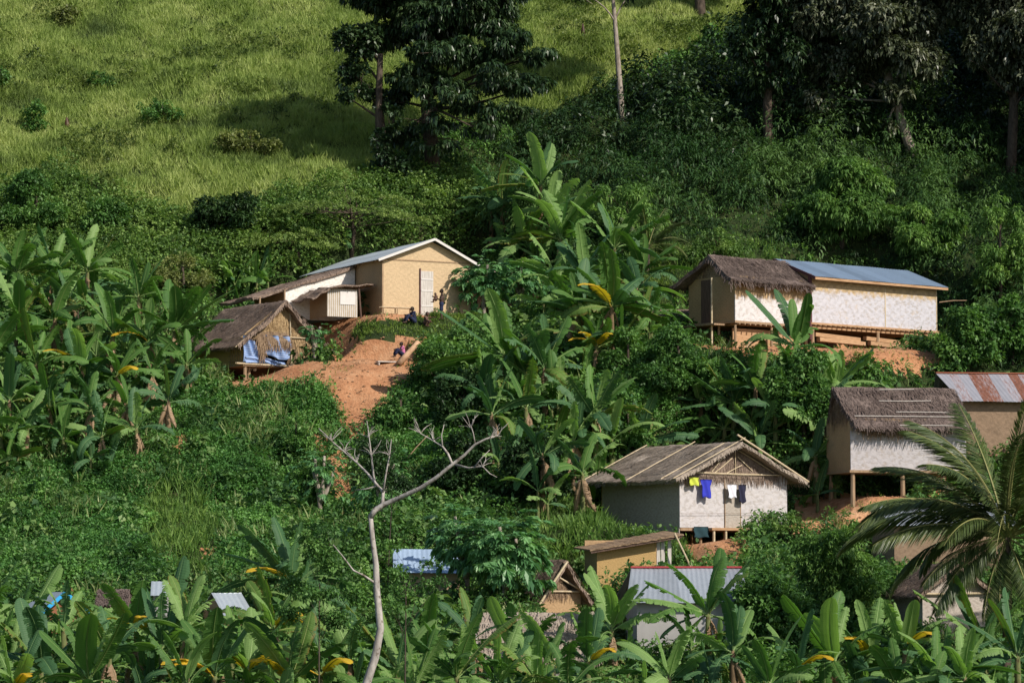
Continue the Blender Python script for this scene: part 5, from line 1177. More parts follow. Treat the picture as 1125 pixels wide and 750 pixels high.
def leaf_mesh(bend, tear, seed, width, mat, curl=.25):
    key = (bend, tear, seed, width, mat, curl)
    if key in LEAFMESH: return LEAFMESH[key]
    rs = random.Random(int(bend*31+tear*977+seed*7919)); n = 40; pet = .09
    pts = []; p = np.array([0., 0.]); twist = rs.uniform(-.35, .35); side = rs.uniform(-.08, .08)
    for i in range(n+1):
        t = i/n; a = -R(bend)*t**1.5; pts.append((p.copy(), a)); p = p+np.array([math.cos(a), math.sin(a)])/n
    def width_at(t):
        if t < pet: return .0
        s_ = (t-pet)/(1-pet); return width*(min(1, s_/.13)**.55)*(1-.18*max(0, s_-.35))*(1-max(0, (s_-.72)/.28)**2.4)**.6
    co = []; fc = []; uv = []; mi = []
    for sg in (1, -1):
        droop_now = 0; cuts = [0]
        for i in range(n):
            if rs.random() < tear and i/n > pet: cuts.append(i)
        for i in range(n):
            t0, t1 = i/n, (i+1)/n
            if t1 <= pet: continue
            if i in cuts: droop_now = rs.uniform(-.1, .8)*min(1, tear*2); shear = rs.uniform(-.05, .05); gap = rs.uniform(.0, .012)
            w0, w1 = width_at(max(t0, pet+.001)), width_at(t1-.0005)
            jitw = 1-rs.uniform(0, .05+.25*min(1, tear*1.3)); w0 *= jitw; w1 *= jitw*(1-(rs.random() < tear*.5)*rs.uniform(.1, .5))
            q = []
            cut_here = i in cuts and i > 0
            rows = []
            for (tt, ww, (pp, aa)) in ((t0+(.006 if cut_here and tear > .1 else 0), w0, pts[i]), (t1, w1, pts[i+1])):
                nx, nz = -math.sin(aa), math.cos(aa)
                tw = twist*tt
                r_ = []
                for c_ in (0, .35, .7, 1.0):
                    y = ww*c_; lift = .16*y*(1-c_*.3)-ww*(curl*c_*c_)-ww*droop_now*c_*c_
                    r_.append(np.array([pp[0]+nx*lift+ (ww*.25*c_), sg*y*math.cos(tw), pp[1]+nz*lift+sg*y*math.sin(tw)]) )
                rows.append((tt, r_))
            for c_ in range(3):
                b = len(co); v_ = (0, .35, .7, 1.0)
                for (tt, r_), cc in ((rows[0], c_), (rows[0], c_+1), (rows[1], c_+1), (rows[1], c_)):
                    z_ = r_[cc].copy(); z_[1] += side*tt*tt*3; co.append(z_); uv.append((tt, sg*v_[cc]))
                f = (b, b+1, b+2, b+3); fc.append(f if sg < 0 else f[::-1])
    # midrib and stalk
    k = 5; b0 = len(co); 
    for i in range(0, n+1, 2):
        t = i/n; (pp, aa) = pts[i]; r = .011*(1-t*.85)+.001; nx, nz = -math.sin(aa), math.cos(aa)
        for q in range(k):
            an = 2*math.pi*q/k; co.append(np.array([pp[0]+nx*(math.sin(an)*r-.002), math.cos(an)*r+side*t*t*3, pp[1]+nz*(math.sin(an)*r-.002)])); uv.append((t, 0))
    for i in range(n//2):
        for q in range(k): a_ = b0+i*k; fc.append((a_+q, a_+(q+1) % k, a_+k+(q+1) % k, a_+k+q))
    me = bpy.data.meshes.new('leaf'); me.from_pydata([tuple(c) for c in co], [], fc); me.materials.append(M[mat])
    ul = me.uv_layers.new(name='UVMap'); li = np.zeros(len(me.loops), np.int32); me.loops.foreach_get('vertex_index', li)
    ul.data.foreach_set('uv', np.array(uv, np.float32)[li].ravel()); me.polygons.foreach_set('use_smooth', [True]*len(fc)); me.update()
    LEAFMESH[key] = me; return me
def stem_mesh(mat):
    key = 'stem'+mat
    if key in LEAFMESH: return LEAFMESH[key]
    mb = MB(); mb.tube([(0, 0, z) for z in (0, .08, .3, .6, .85, 1.0, 1.06)], [.17, .14, .12, .105, .09, .075, .03], 10)
    LEAFMESH[key] = mb.mesh('pseudostem', M[mat], True); return LEAFMESH[key]
BEND = (8, 25, 45, 70, 100, 135)
def put_leaf(root, h, d, L, bend, tear, mat, rs, wide=.117, roll=None, name='leaf', label=None, curl=None):
    b = min(BEND, key=lambda q: abs(q-bend)); t = min((.03, .22, .55), key=lambda q: abs(q-tear))
    me = leaf_mesh(b, t, rs.randrange(3), wide, mat, curl if curl is not None else .25)
    d = V(d).normalized(); az = math.atan2(d.y, d.x); el = math.asin(max(-1, min(1, d.z)))
    o = bpy.data.objects.new(name, me); COL.objects.link(o); o.parent = root
    m = Matrix.Rotation(az, 4, 'Z') @ Matrix.Rotation(-el, 4, 'Y') @ Matrix.Rotation(rs.uniform(-.9, .9) if roll is None else roll, 4, 'X')
    o.rotation_euler = m.to_euler(); o.scale = (L, L*rs.uniform(.9, 1.15), L); o.location = (d.x*.05, d.y*.05, h)
    if label: o['label'] = label
    return o
GROUPN = {}
def banana(where, px, py, h=2.0, S=2.6, n=8, th=(), yel=0, dry=0, tear=.3, near=85, seed=None, mat='ban', lean=0, group=None, Y=None, yth=()):
    """px, py: where the leaves leave the stem; h: stem height; th: leaves seen in profile as (angle from right, length factor, bend)"""
    if not where.startswith('foreground'): S *= 1.14; n += 2
    rs = random.Random(seed if seed is not None else int(px*7+py*13)); p = above(px, py, h, near) if Y is None else at(px, py, Y)
    z0 = gz(p.x, p.y); hh = p.z-z0; S = S*(.92 if where.startswith('foreground') else 1)
    root = empty('banana_plant', V((p.x, p.y, z0)), 0, where, 'banana plant', group)
    st = link('pseudostem', stem_mesh('stem' if rs.random() > .35 else 'stemdry'), root); k = .8+S*.12; st.scale = (k, k, max(.4, hh)); st.location.z = -.05
    pick = lambda: rs.choices([mat, 'ban_pale', 'ban_deep', 'ban_edge'], [5, 2.0, 1.6, .7])[0]
    for (a, l, bd) in th:
        q = rs.choice((-1, 1))*rs.uniform(.3, .6)*(1.15 if 60 < a < 120 else .6)
        put_leaf(root, hh, (math.cos(R(a)), q*abs(math.sin(R(a)))-.15, math.sin(R(a))), S*l, bd, tear*rs.uniform(.2, 1.4), pick(), rs, roll=rs.uniform(-.35, .35))
    a0 = rs.uniform(0, 6.28)
    for i in range(n):
        age = i/max(1, n-1); a = a0+i*2.4; el = R(78-70*age+rs.uniform(-9, 9)); bd = 12+105*age+rs.uniform(-18, 18)
        put_leaf(root, hh-.1*age, (math.cos(a)*math.cos(el), math.sin(a)*math.cos(el), math.sin(el)), S*rs.uniform(.75, 1.05)*(.8 if i == 0 else 1), bd, tear*rs.uniform(.2, 1.8)+age*.15, pick(), rs)
    if dry >= 5: dry += 3
    for q in range(0 if dry >= 5 else 2 if S > 1.9 else 1):      # young shoots crowding the foot of the plant
        a = rs.uniform(0, 6.28) if q else rs.uniform(3.6, 5.8); ox, oy = math.cos(a)*rs.uniform(.5, 1.0), math.sin(a)*rs.uniform(.5, 1.0); oz = gz(p.x+ox, p.y+oy)-z0; sh = hh*rs.uniform(.3, .62)
        s2 = link('pseudostem', stem_mesh('stem'), root); s2.location = (ox, oy, oz-.05); s2.scale = (k*.6, k*.6, sh)
        for i in range(5):
            a2 = a0+q+i*2.4; e2 = R(82-19*i+rs.uniform(-8, 8)); o = put_leaf(root, 0, (math.cos(a2)*math.cos(e2), math.sin(a2)*math.cos(e2), math.sin(e2)), S*rs.uniform(.5, .78), 12+24*i, tear*rs.uniform(.2, 1.5), pick(), rs)
            o.location = (ox, oy, oz+sh-.05)
    for i in range(yel):
        a = (R(yth[i][0]) if i < len(yth) else rs.uniform(0, 6.28)); el = rs.uniform(-.5, .1)
        a = R(rs.choice((45, 60, 120, 135))+rs.uniform(-12, 12)); d = (math.cos(a), -.8, math.sin(a)*1.1)
        put_leaf(root, hh-.05, d, S*rs.uniform(.75, .95), 70, .3, 'ban_yel', rs, label='yellow dying leaf', roll=0)
    for i in range(dry):
        a = rs.uniform(0, 6.28); put_leaf(root, hh-.12, (math.cos(a)*.5, math.sin(a)*.5, -.5-rs.random()*1.6), min(S*.8, hh*.95)*rs.uniform(.45, 1), 45, .5, 'ban_dry', rs, wide=.095, curl=.8, name='dry_leaf', label='brown dead leaf hanging down the stem')
    return root
B = banana
# middle clump
B('tall banana with one torn pale upright leaf, uppermost of the middle clump', 594, 203, 3.0, 2.7, 5, ((88, 1.05, 8), (176, 1.1, 25), (150, .8, 45), (60, .6, 25)), tear=.3, dry=2, seed=3)
B('dark banana with drooping shredded leaves left of the uppermost one', 552, 222, 2.8, 2.6, 9, ((160, .9, 45), (35, .7, 70)), tear=.55, mat='ban_deep', dry=2)
B('banana whose long leaf points low left toward the tan house roof', 540, 232, 2.2, 2.4, 6, ((205, 1.0, 8), (190, .8, 25)), tear=.5, mat='ban_deep')
B('banana with broad vertical leaf at the heart of the middle clump', 616, 262, 3.2, 3.0, 5, ((94, .95, 8), (176, 1.05, 25), (75, 1.15, 8), (62, 1.1, 25), (130, .7, 45)), dry=1)
B('banana spreading wide fan of upright leaves at the right of the middle clump', 675, 272, 3.0, 3.0, 4, ((38, 1.05, 25), (68, .9, 8), (122, 1.0, 25), (95, .8, 8), (5, .9, 70), (50, .7, 45)), dry=1)
B('banana in the shade between the two tallest fans of the middle clump', 642, 300, 2.6, 2.6, 8, ((110, .8, 25), (20, .8, 100)), dry=2, mat='ban_deep')
B('banana with upright leaf and long arching right leaves in the middle clump', 672, 336, 2.8, 3.0, 5, ((80, .95, 8), (160, .9, 45), (10, 1.1, 70), (-5, 1.0, 45), (120, .8, 25), (30, .8, 100)), yel=1, dry=3)
B('banana with hanging torn leaves left of the lower middle clump', 612, 305, 2.4, 2.6, 6, ((150, .9, 25), (200, .6, 70), (255, .9, 8)), tear=.5, mat='ban_pale')
B('banana with yellow hanging leaves at the foot of the middle clump', 655, 380, 1.6, 2.0, 6, (), yel=3, dry=4)
B('shaded banana with droopy leaves behind the wide fan', 700, 318, 2.2, 2.5, 7, ((10, 1.0, 70),), mat='ban_deep', dry=1)
B('small banana low behind the middle clump beside the grass patch', 715, 345, 1.4, 2.0, 6, ((15, 1, 70),), dry=1)
B('banana with broad arching leaves filling the left side of the middle clump', 580, 270, 2.2, 2.8, 8, ((160, .9, 70), (110, .9, 25)), dry=1)
B('banana with glossy leaves low in the centre of the middle clump', 636, 345, 2.0, 2.8, 8, ((150, .9, 45), (60, .8, 25)), dry=2)
B('banana with a fan of pale leaves under the uppermost one', 604, 232, 2.4, 2.8, 8, ((40, .8, 45), (140, .8, 45)), mat='ban_pale')
B('banana with long leaves spilling right toward the low shelter', 705, 300, 2.0, 2.7, 8, ((20, 1.0, 45), (50, .8, 25)))
B('banana between the vertical leaf one and the slanting leaf one', 580, 412, 1.8, 2.6, 7, ((120, .8, 25), (60, .8, 25)), dry=2)
B('banana with wide leaves left of the middle of the slope', 535, 430, 2.0, 2.5, 7, ((160, .8, 45), (100, .8, 8)), mat='ban_deep')
B('banana in the gap between the middle slope bananas and the thatched roof', 672, 482, 1.6, 2.4, 7, ((110, .8, 8),), mat='ban_pale')
B('banana with drooping leaves at the right of the grove below the right terrace', 905, 475, 1.8, 2.4, 7, ((30, .8, 45),))
B('banana with shiny leaves in the middle of the grove below the right terrace', 830, 425, 2.0, 2.5, 7, ((100, .9, 8), (160, .8, 45)))
# below the pit
B('banana with tall vertical leaf and two flat leaves reaching left toward the pit', 553, 390, 3.0, 3.2, 3, ((90, 1.08, 8), (142, 1.05, 8), (178, 1.1, 25), (186, 1.05, 25), (118, .75, 8), (100, .6, 8)), dry=3)
B('banana with a broad leaf slanting up right beside the tall vertical leaf one', 598, 404, 2.4, 2.9, 4, ((66, 1.0, 8), (130, .9, 25), (20, .7, 70), (105, .8, 8)), tear=.4, dry=2)
B('banana with slanting upper left leaves in the middle of the slope', 578, 447, 2.2, 2.5, 5, ((106, .85, 8), (168, .8, 45), (20, .7, 45)), dry=3)
B('banana with a pair of upright leaves above the roof of the big thatched house', 654, 456, 2.0, 2.7, 5, ((134, 1.0, 8), (74, .9, 8), (55, .8, 25), (60, .9, 45)), dry=2)
B('banana with blue-green leaves just above the ridge of the big thatched house', 706, 484, 1.5, 2.6, 4, ((76, .9, 8), (108, .75, 25), (40, .9, 45), (235, .9, 8), (15, 1.0, 70)), mat='ban_deep')
B('banana with low flat leaves left of the big thatched house', 630, 484, 2.4, 2.4, 5, ((166, .95, 25), (200, .9, 25), (150, .7, 70), (240, 1.0, 8)), dry=4, mat='ban_pale')
B('shadowed banana in the hollow left of the big thatched house', 596, 500, 2.8, 2.3, 6, ((215, .8, 45),), dry=4, mat='ban_deep')
B('banana with long dry hanging leaf beside the left eave of the big thatched house', 640, 520, 2.0, 2.2, 5, (), dry=6)
B('banana with dark stems in the hollow behind the bare branch', 540, 455, 2.6, 2.4, 5, ((170, .8, 45),), dry=3, mat='ban_deep')
# below the right terrace
B('banana with tall upright leaf in front of the pair of stilt houses', 875, 380, 3.0, 3.1, 3, ((97, .95, 8), (128, 1.05, 8), (75, 1.0, 25), (262, .6, 8), (275, .7, 25), (150, .8, 100)), tear=.1)
B('banana with fan of leaves leaning left, below the thatched stilt house', 806, 442, 2.2, 2.6, 5, ((146, .95, 8), (120, .9, 8), (65, .7, 8), (180, .9, 25), (35, .8, 45)), mat='ban_deep')
B('banana with hanging leaves directly below the tall upright leaf banana', 868, 414, 2.0, 2.5, 5, ((110, .7, 8), (200, .9, 70), (260, .7, 25)), dry=1)
B('banana with low leaves stretching left above the ridge of the big thatched house', 796, 470, 1.6, 2.5, 4, ((186, .95, 25), (220, .7, 25), (150, .8, 45), (0, .9, 70)))
B('banana with pale small leaves in the grove below the right terrace', 852, 450, 2.0, 2.2, 7, ((250, .7, 8), (100, .7, 8)), mat='ban_pale')
B('banana with leaf pointing up right toward the planks', 918, 424, 1.5, 2.3, 4, ((50, 1.0, 8), (75, .8, 8), (20, .9, 45)), mat='ban_pale')
B('banana with flat leaves left of the dark thatched house', 895, 460, 2.2, 2.4, 7, ((10, .9, 45), (170, .8, 70)), dry=2)
B('shaded banana standing close to the left gable of the dark thatched house', 896, 500, 2.2, 2.2, 6, (), dry=4, mat='ban_deep')
B('banana in the deepest part of the grove below the right terrace', 835, 480, 2.0, 2.3, 7, (), dry=2, mat='ban_deep')
B('little banana at the left end of the grove below the right terrace', 770, 440, 1.2, 1.9, 6, ((165, 1, 45),))
# left grove
G1 = [(96, 298, 2.8, 2.7, 5, ((92, .9, 8), (60, .85, 8), (15, 1.0, 70), (5, 1.1, 70)), 'banana with a tall upright leaf, topmost of the left grove'),
 (60, 300, 2.6, 2.6, 6, ((115, .85, 8), (172, .95, 25)), 'banana with leaf tilting up left, second from the top of the left grove'),
 (18, 300, 2.6, 2.7, 7, ((150, .9, 8), (40, .8, 45)), 'banana at the left edge near the top of the left grove'),
 (152, 326, 2.6, 2.8, 6, ((175, .9, 45), (20, 1.0, 70), (75, .7, 8)), 'banana with long arching leaves right of the topmost in the left grove'),
 (124, 366, 2.6, 2.6, 6, ((98, .95, 8), (120, .8, 8), (175, .9, 45)), 'banana with a pale scorched upright leaf in the left grove'),
 (192, 362, 2.8, 2.9, 3, ((106, .95, 8), (52, .95, 8), (40, 1.1, 25), (15, 1.0, 25), (140, .9, 45), (80, .8, 8)), 'banana at the right edge of the left grove leaning leaves over the thatched hut'),
 (165, 376, 2.4, 2.5, 5, ((140, .8, 25),), 'banana with dry brown skirt left of the thatched hut'),
 (60, 350, 2.6, 2.6, 8, ((160, .8, 45),), 'broad-leaved banana in the middle left of the left grove'),
 (20, 352, 2.6, 2.7, 8, ((80, .8, 8),), 'banana with thick overlapping leaves at the left edge beside the grove'),
 (-6, 385, 2.6, 2.7, 8, (), 'banana cut by the left edge halfway down the left grove'),
 (40, 400, 2.4, 2.6, 8, ((30, .9, 70),), 'dark banana low in the left grove'),
 (88, 402, 2.4, 2.5, 7, ((190, .9, 45), (170, .9, 25)), 'banana with a yellow leaf low in the left grove'),
 (128, 412, 2.2, 2.4, 6, ((60, .8, 45),), 'banana with brown hanging leaves low in the left grove'),
 (10, 440, 2.2, 2.5, 8, (), 'banana at the left edge near the bottom of the left grove'),
 (54, 446, 2.0, 2.3, 7, (), 'banana half in shade at the bottom of the left grove'),
 (168, 410, 2.0, 2.0, 5, (), 'banana of mostly dead leaves at the right foot of the left grove'),
 (100, 450, 1.8, 2.0, 5, (), 'banana with dead stem at the bottom of the left grove'),
 (2, 480, 1.5, 2.2, 6, ((60, .9, 25), (30, .9, 45)), 'low banana at the left edge below the left grove'),
 (70, 480, 1.2, 1.6, 5, (), 'small banana sprout at the lower edge of the left grove'),
 (140, 446, 1.6, 1.8, 4, (), 'stubby dried banana at the foot of the left grove beside the creepers'),
 (-30, 330, 2.6, 2.7, 8, (), 'banana mostly outside the left edge beside the grove')]
for k_, (a, b, h_, S_, n_, th_, lb) in enumerate(G1):
    B(lb, a, b, h_, S_, n_, th_, yel=1 if 'yellow' in lb or k_ in (6, 12) else 0, dry=7 if ('dead' in lb or 'brown' in lb or 'dried' in lb) else 2, tear=.3, group=None)
B('banana with two upright leaves behind the lean-to roof', 282, 308, 1.8, 2.2, 4, ((75, .9, 8), (55, .8, 25), (130, .8, 45)), tear=.5)
B('smaller banana left of the one behind the lean-to', 258, 312, 1.4, 1.9, 6, ((120, .8, 25),))
for k_, (a, b, lb) in enumerate(((112, 478, 'banana with dark stem at the lowest corner of the left grove'), (150, 470, 'banana with brown skirt just above the creeper slope'), (185, 440, 'banana with ragged brown leaves below the left end of the thatched hut'),
        (30, 470, 'leafy banana low at the left edge of the grove'), (95, 425, 'banana packed in the dark middle of the left grove'), (150, 395, 'banana with bent leaves in the right half of the left grove'), (75, 330, 'banana with wide leaves high in the left grove'), (205, 400, 'banana touching the left wall of the small thatched hut'))):
    B(lb, a, b, 1.7, 2.1, 6, (), dry=5 if k_ in (1, 2, 7) else 2, mat=('ban_deep', 'ban')[k_ % 2])
# foreground, left to right (nearer, along the bottom)
F = [(18, 700, 3.0, ((62, 1.15, 8), (135, .8, 25), (170, .9, 45)), 0, 'foreground banana with one long leaf slanting up right at the far left'),
 (-10, 680, 3.0, ((40, .9, 70),), 0, 'foreground banana cut by the left edge'),
 (45, 735, 3.0, ((80, 1.0, 8), (110, 1.0, 8), (150, .9, 25)), 0, 'foreground banana with dark upright leaves in the lower left corner'),
 (70, 690, 2.6, ((35, .9, 70), (175, .9, 45)), 0, 'foreground banana with arching leaves right of the blue-edged house'),
 (98, 745, 3.0, ((55, 1.1, 8), (95, 1.0, 25), (135, .8, 8)), 0, 'foreground banana with a leaf crossing up right near the lower left corner'),
 (150, 700, 2.8, ((103, 1.0, 8), (135, .9, 70), (60, .7, 25)), 2, 'foreground banana with two bright yellow arching leaves at lower left'),
 (178, 712, 3.0, ((78, 1.25, 8), (62, 1.1, 8), (110, 1.0, 25)), 0, 'foreground banana with the tallest upright pale leaf at lower left'),
 (205, 690, 2.6, ((100, .9, 8), (20, .9, 70)), 0, 'foreground banana behind the tallest upright pale leaf'),
 (236, 742, 2.8, ((95, 1.0, 8), (115, .9, 25), (60, .9, 8)), 2, 'foreground banana with a browned and yellow leaf, below the sloping metal roof'),
 (272, 735, 2.8, ((80, .9, 8), (45, .8, 45)), 2, 'foreground banana with several golden hanging leaves beside the drooping dark one'),
 (320, 638, 2.6, ((172, 1.0, 45), (148, .95, 25), (122, 1.0, 8), (98, .9, 8), (185, .9, 45), (20, .6, 45)), 1, 'banana whose leaves fan out left above the foreground row'),
 (300, 690, 2.4, ((150, .8, 100), (60, .6, 25)), 1, 'shaded banana with drooping dead leaves under the left-fanning one'),
 (318, 748, 3.0, ((110, 1.0, 8), (70, .9, 8)), 1, 'foreground banana left of the yellow streaked one near the bare tree'),
 (352, 740, 2.8, ((60, .9, 8), (130, .9, 45)), 2, 'foreground banana with a narrow yellow leaf left of the bare tree'),
 (385, 725, 2.6, ((150, .9, 45), (85, .7, 8)), 0, 'foreground banana directly left of the bare tree trunk'),
 (437, 735, 2.8, ((125, 1.1, 8), (100, .9, 8), (70, .8, 25)), 0, 'foreground banana directly right of the bare tree trunk'),
 (470, 715, 2.8, ((92, 1.05, 8), (118, 1.1, 8), (60, .8, 45)), 0, 'foreground banana with a pale upright leaf below the blue roofed house'),
 (502, 742, 2.8, ((80, 1.0, 8), (55, 1.1, 25), (135, .9, 25)), 0, 'foreground banana with crossing leaves under the papaya tree'),
 (520, 700, 2.4, ((95, .9, 8), (150, .7, 45)), 0, 'foreground banana between the papaya tree and the hidden thatched roof'),
 (548, 752, 2.8, ((15, 1.2, 25), (60, .9, 8), (120, .8, 8)), 0, 'foreground banana with a long ribbed leaf lying along the bottom edge'),
 (572, 716, 2.5, ((125, 1.1, 8), (105, 1.0, 8), (160, 1.0, 45), (60, .8, 8)), 0, 'foreground banana in front of the hidden thatched roof with thick dark leaves'),
 (606, 728, 2.3, ((118, .9, 8), (45, .9, 45)), 0, 'foreground banana left of the little gabled hut'),
 (646, 726, 2.4, ((75, 1.0, 8), (98, 1.2, 8)), 1, 'foreground banana under the little gabled hut with one thin tall leaf'),
 (672, 690, 2.8, ((72, .9, 8), (55, .8, 8), (100, .9, 25)), 0, 'foreground banana left of the grey walls'),
 (625, 755, 2.6, ((170, .8, 45), (30, .8, 70)), 0, 'foreground banana along the bottom edge under the dark leaves'),
 (778, 674, 3.2, ((158, 1.05, 25), (148, .9, 8), (72, .9, 8), (60, .85, 8), (190, .7, 45), (-20, .6, 45), (215, .9, 70)), 0, 'foreground banana with bright leaves in front of the red-ridged metal roof'),
 (805, 715, 2.8, ((75, .7, 8), (170, .7, 45)), 0, 'foreground banana right of the creeper-covered bush'),
 (735, 745, 2.6, ((160, .9, 45), (50, .6, 25)), 0, 'foreground banana left of the creeper-covered bush'),
 (876, 735, 2.8, ((120, .5, 25), (50, .7, 70)), 1, 'foreground banana with a bright yellow leaf pointing up left at lower right'),
 (918, 728, 3.2, ((128, 1.15, 8), (108, 1.1, 8), (95, .9, 8), (165, .9, 45), (30, .8, 45)), 0, 'foreground banana with three tall dark leaves at lower right'),
 (955, 722, 2.8, ((38, 1.0, 45), (150, .8, 70)), 1, 'foreground banana with arching dark leaf right of the three-leaved one'),
 (994, 712, 2.6, ((84, .95, 8), (175, .6, 45)), 1, 'foreground banana with a single pale upright leaf at lower right'),
 (1030, 742, 3.0, ((20, 1.0, 45), (160, 1.0, 45), (70, .7, 8)), 0, 'foreground banana with arched leaf along the bottom right'),
 (1082, 706, 3.2, ((138, 1.1, 8), (115, 1.0, 8), (80, .8, 8), (60, .8, 25)), 0, 'foreground banana with upright leaves in front of the small brown hut'),
 (1118, 720, 3.0, ((100, .9, 8), (140, .9, 25)), 0, 'foreground banana at the right edge under the palm'),
 (1060, 745, 2.8, ((95, .8, 8), (170, .9, 45)), 0, 'foreground banana in the bottom right corner below the upright leaved one'),
 (985, 752, 2.6, ((60, .8, 25),), 0, 'foreground banana low at the bottom, beneath the single pale upright leaf'),
 (845, 752, 2.6, ((40, .8, 45), (120, .7, 8)), 0, 'foreground banana low at the bottom beneath the big dark bush'),
 (120, 720, 2.6, ((70, .8, 25),), 0, 'foreground banana between the crossing leaf and the yellow leaves'),
 (255, 712, 2.4, ((140, .8, 70),), 0, 'foreground banana in the shade of the left-fanning one'),
 (405, 752, 2.4, ((120, .8, 25),), 0, 'foreground banana at the very foot of the bare tree'),
 (455, 755, 2.6, ((70, .9, 8),), 0, 'foreground banana at the bottom edge right of the bare tree foot'),
 (590, 750, 2.6, ((100, .8, 8), (150, .7, 25)), 0, 'foreground banana at the bottom edge below the hidden thatched roof'),
 (15, 755, 2.6, ((60, .8, 45),), 1, 'foreground banana right in the lower left corner'),
 (205, 752, 2.6, ((120, .8, 8),), 0, 'foreground banana at the bottom edge below the tallest pale leaf'),
 (345, 700, 2.4, ((110, .7, 45),), 1, 'foreground banana in the tangle left of the bare tree'),
]
for k_, (a, b, S_, th_, yel, lb) in enumerate(F):
    B(lb, a, b, 1.9+.9*((k_*37) % 10)/10, S_, 5+(k_ % 4), th_, yel=yel, dry=1+(k_ % 3), tear=.30, near=88+((k_*53) % 7)*.6, mat=('ban', 'ban', 'ban_deep', 'ban_pale')[k_ % 4])

# ---------------------------------------------------------------- palms
M['palm'] = mat_leaf('palm_leaflet', (.03,.055,.018), (.07,.105,.03), (.17,.20,.06), trans=.2, rough=.45, spec=.4, pscale=.8)
M['palmrib'] = mat_plain('palm_midrib', (.22,.22,.08), .6)
def frond_mesh(bend, seed, nl=80, ll=.2, hang=.6):
    rs = random.Random(seed); n = 24; pts = []; p = np.array([0., 0.]);
    for i in range(n+1): t = i/n; a = -R(bend)*t**1.3; pts.append((p.copy(), a)); p = p+np.array([math.cos(a), math.sin(a)])/n
    mb = MB(); mb.tube([(q[0][0], 0, q[0][1]) for q in pts], [.011*(1-.85*i/n) for i in range(n+1)], 5, m=1)
    co = []; var = []
    for i in range(nl):
        t = .14+.85*(i+rs.random()*.6)/nl; k = t*n; j = min(n-1, int(k)); f = k-j
        P = pts[j][0]*(1-f)+pts[j+1][0]*f; a = pts[j][1]; D = np.array([math.cos(a), 0, math.sin(a)])
        l = ll*math.sin(math.pi*min(1, .12+.86*t))**.5*rs.uniform(.8, 1.1)
        for sg in (1, -1):
            d = D*.75+np.array([0, sg*.8, 0])+np.array([0, 0, -hang*rs.uniform(.3, 1.1)]); d = d/np.linalg.norm(d)
            b = np.array([P[0], 0, P[1]]); m_ = b+d*l*.5; tip = b+d*l+np.array([0, 0, -l*.35*hang]); w_ = np.cross(d, np.array([0, 0, 1.])); w_ = w_/(np.linalg.norm(w_)+1e-6)*.0045
            w_[2] += rs.uniform(-.004, .004); s_ = len(mb.v); mb.v += [tuple(b), tuple(m_-w_), tuple(tip), tuple(m_+w_)]; mb.f.append((s_, s_+1, s_+2, s_+3)); mb.m.append(0)
    me = mb.mesh('frond', [M['palm'], M['palmrib']]); at_ = me.attributes.new('var', 'FLOAT', 'POINT'); at_.data.foreach_set('value', np.random.default_rng(seed).uniform(.2, .8, len(me.vertices)).astype(np.float32)); return me
FR = {b: frond_mesh(b, b, 150, .2) for b in (25, 55, 85, 115)}
def palm(label, px, py, Y, L, fr, r=.16, trunk_h=None):
    p = at(px, py, Y); z0 = gz(p.x, p.y); root = empty('coconut_palm', V((p.x, p.y, z0)), 0, label, 'palm'); h = p.z-z0
    mb = MB(); n = 14; mb.tube([(math.sin(i/n*2)*.15-.15*math.sin(2)*1, 0, -.3+(h+.3)*i/n) for i in range(n+1)], [r*(1.2-.3*i/n)*(1+.04*(i % 2)) for i in range(n+1)], 10); mb.build('trunk', M['bark'], root, smooth=True)
    rs = random.Random(int(px))
    for (a, q, l, bd) in fr:
        d = V((math.cos(R(a)), q, math.sin(R(a)))).normalized(); az = math.atan2(d.y, d.x); el = math.asin(d.z)
        o = bpy.data.objects.new('frond', FR[bd]); COL.objects.link(o); o.parent = root; o.location = (0, 0, h)
        o.rotation_euler = (Matrix.Rotation(az, 4, 'Z') @ Matrix.Rotation(-el, 4, 'Y') @ Matrix.Rotation(rs.uniform(-.3, .3), 4, 'X')).to_euler(); o.scale = (L*l,)*3
palm('large coconut palm with long arching fronds at the lower right edge', 1106, 590, 108, 5.9,
     [(145,-.3,1.05,55),(106,.1,1.0,55),(94,-.5,1.0,55),(48,-.5,1.0,85),(30,-.3,1.0,85),(240,-.5,.6,25),(200,-.6,.75,55),(290,-.5,.6,25),(88,-.25,1.0,25),(100,.3,1.0,25),(112,-.2,1.0,55),(125,.4,1.05,55),(140,-.3,1.15,85),(150,.2,1.15,85),(160,-.4,.95,55),(172,.2,.9,85),(185,-.5,.7,55),(70,.3,1.0,25),(55,-.3,1.0,55),(40,.3,1.0,55),(20,-.3,.9,85),(0,.3,.8,85),(215,-.3,.7,25),(330,-.2,.7,25),
      (80,-.9,.8,85),(100,-1.2,.8,115),(60,-1.0,.8,85),(135,-1.0,.8,85),(120,1.0,.8,55),(255,-.3,.6,25),(160,.8,.8,85),(118,-.6,1.0,55)])
palm('small palm with feathery fronds behind the right side of the middle banana clump', 712, 272, 158, 2.6,
     [(95,-.2,1,25),(75,.2,1,25),(55,-.2,1,55),(40,.1,1,85),(20,-.3,1,85),(120,.2,.9,25),(140,-.2,.9,55),(160,.2,.8,85),(0,.2,.8,85)], r=.09)

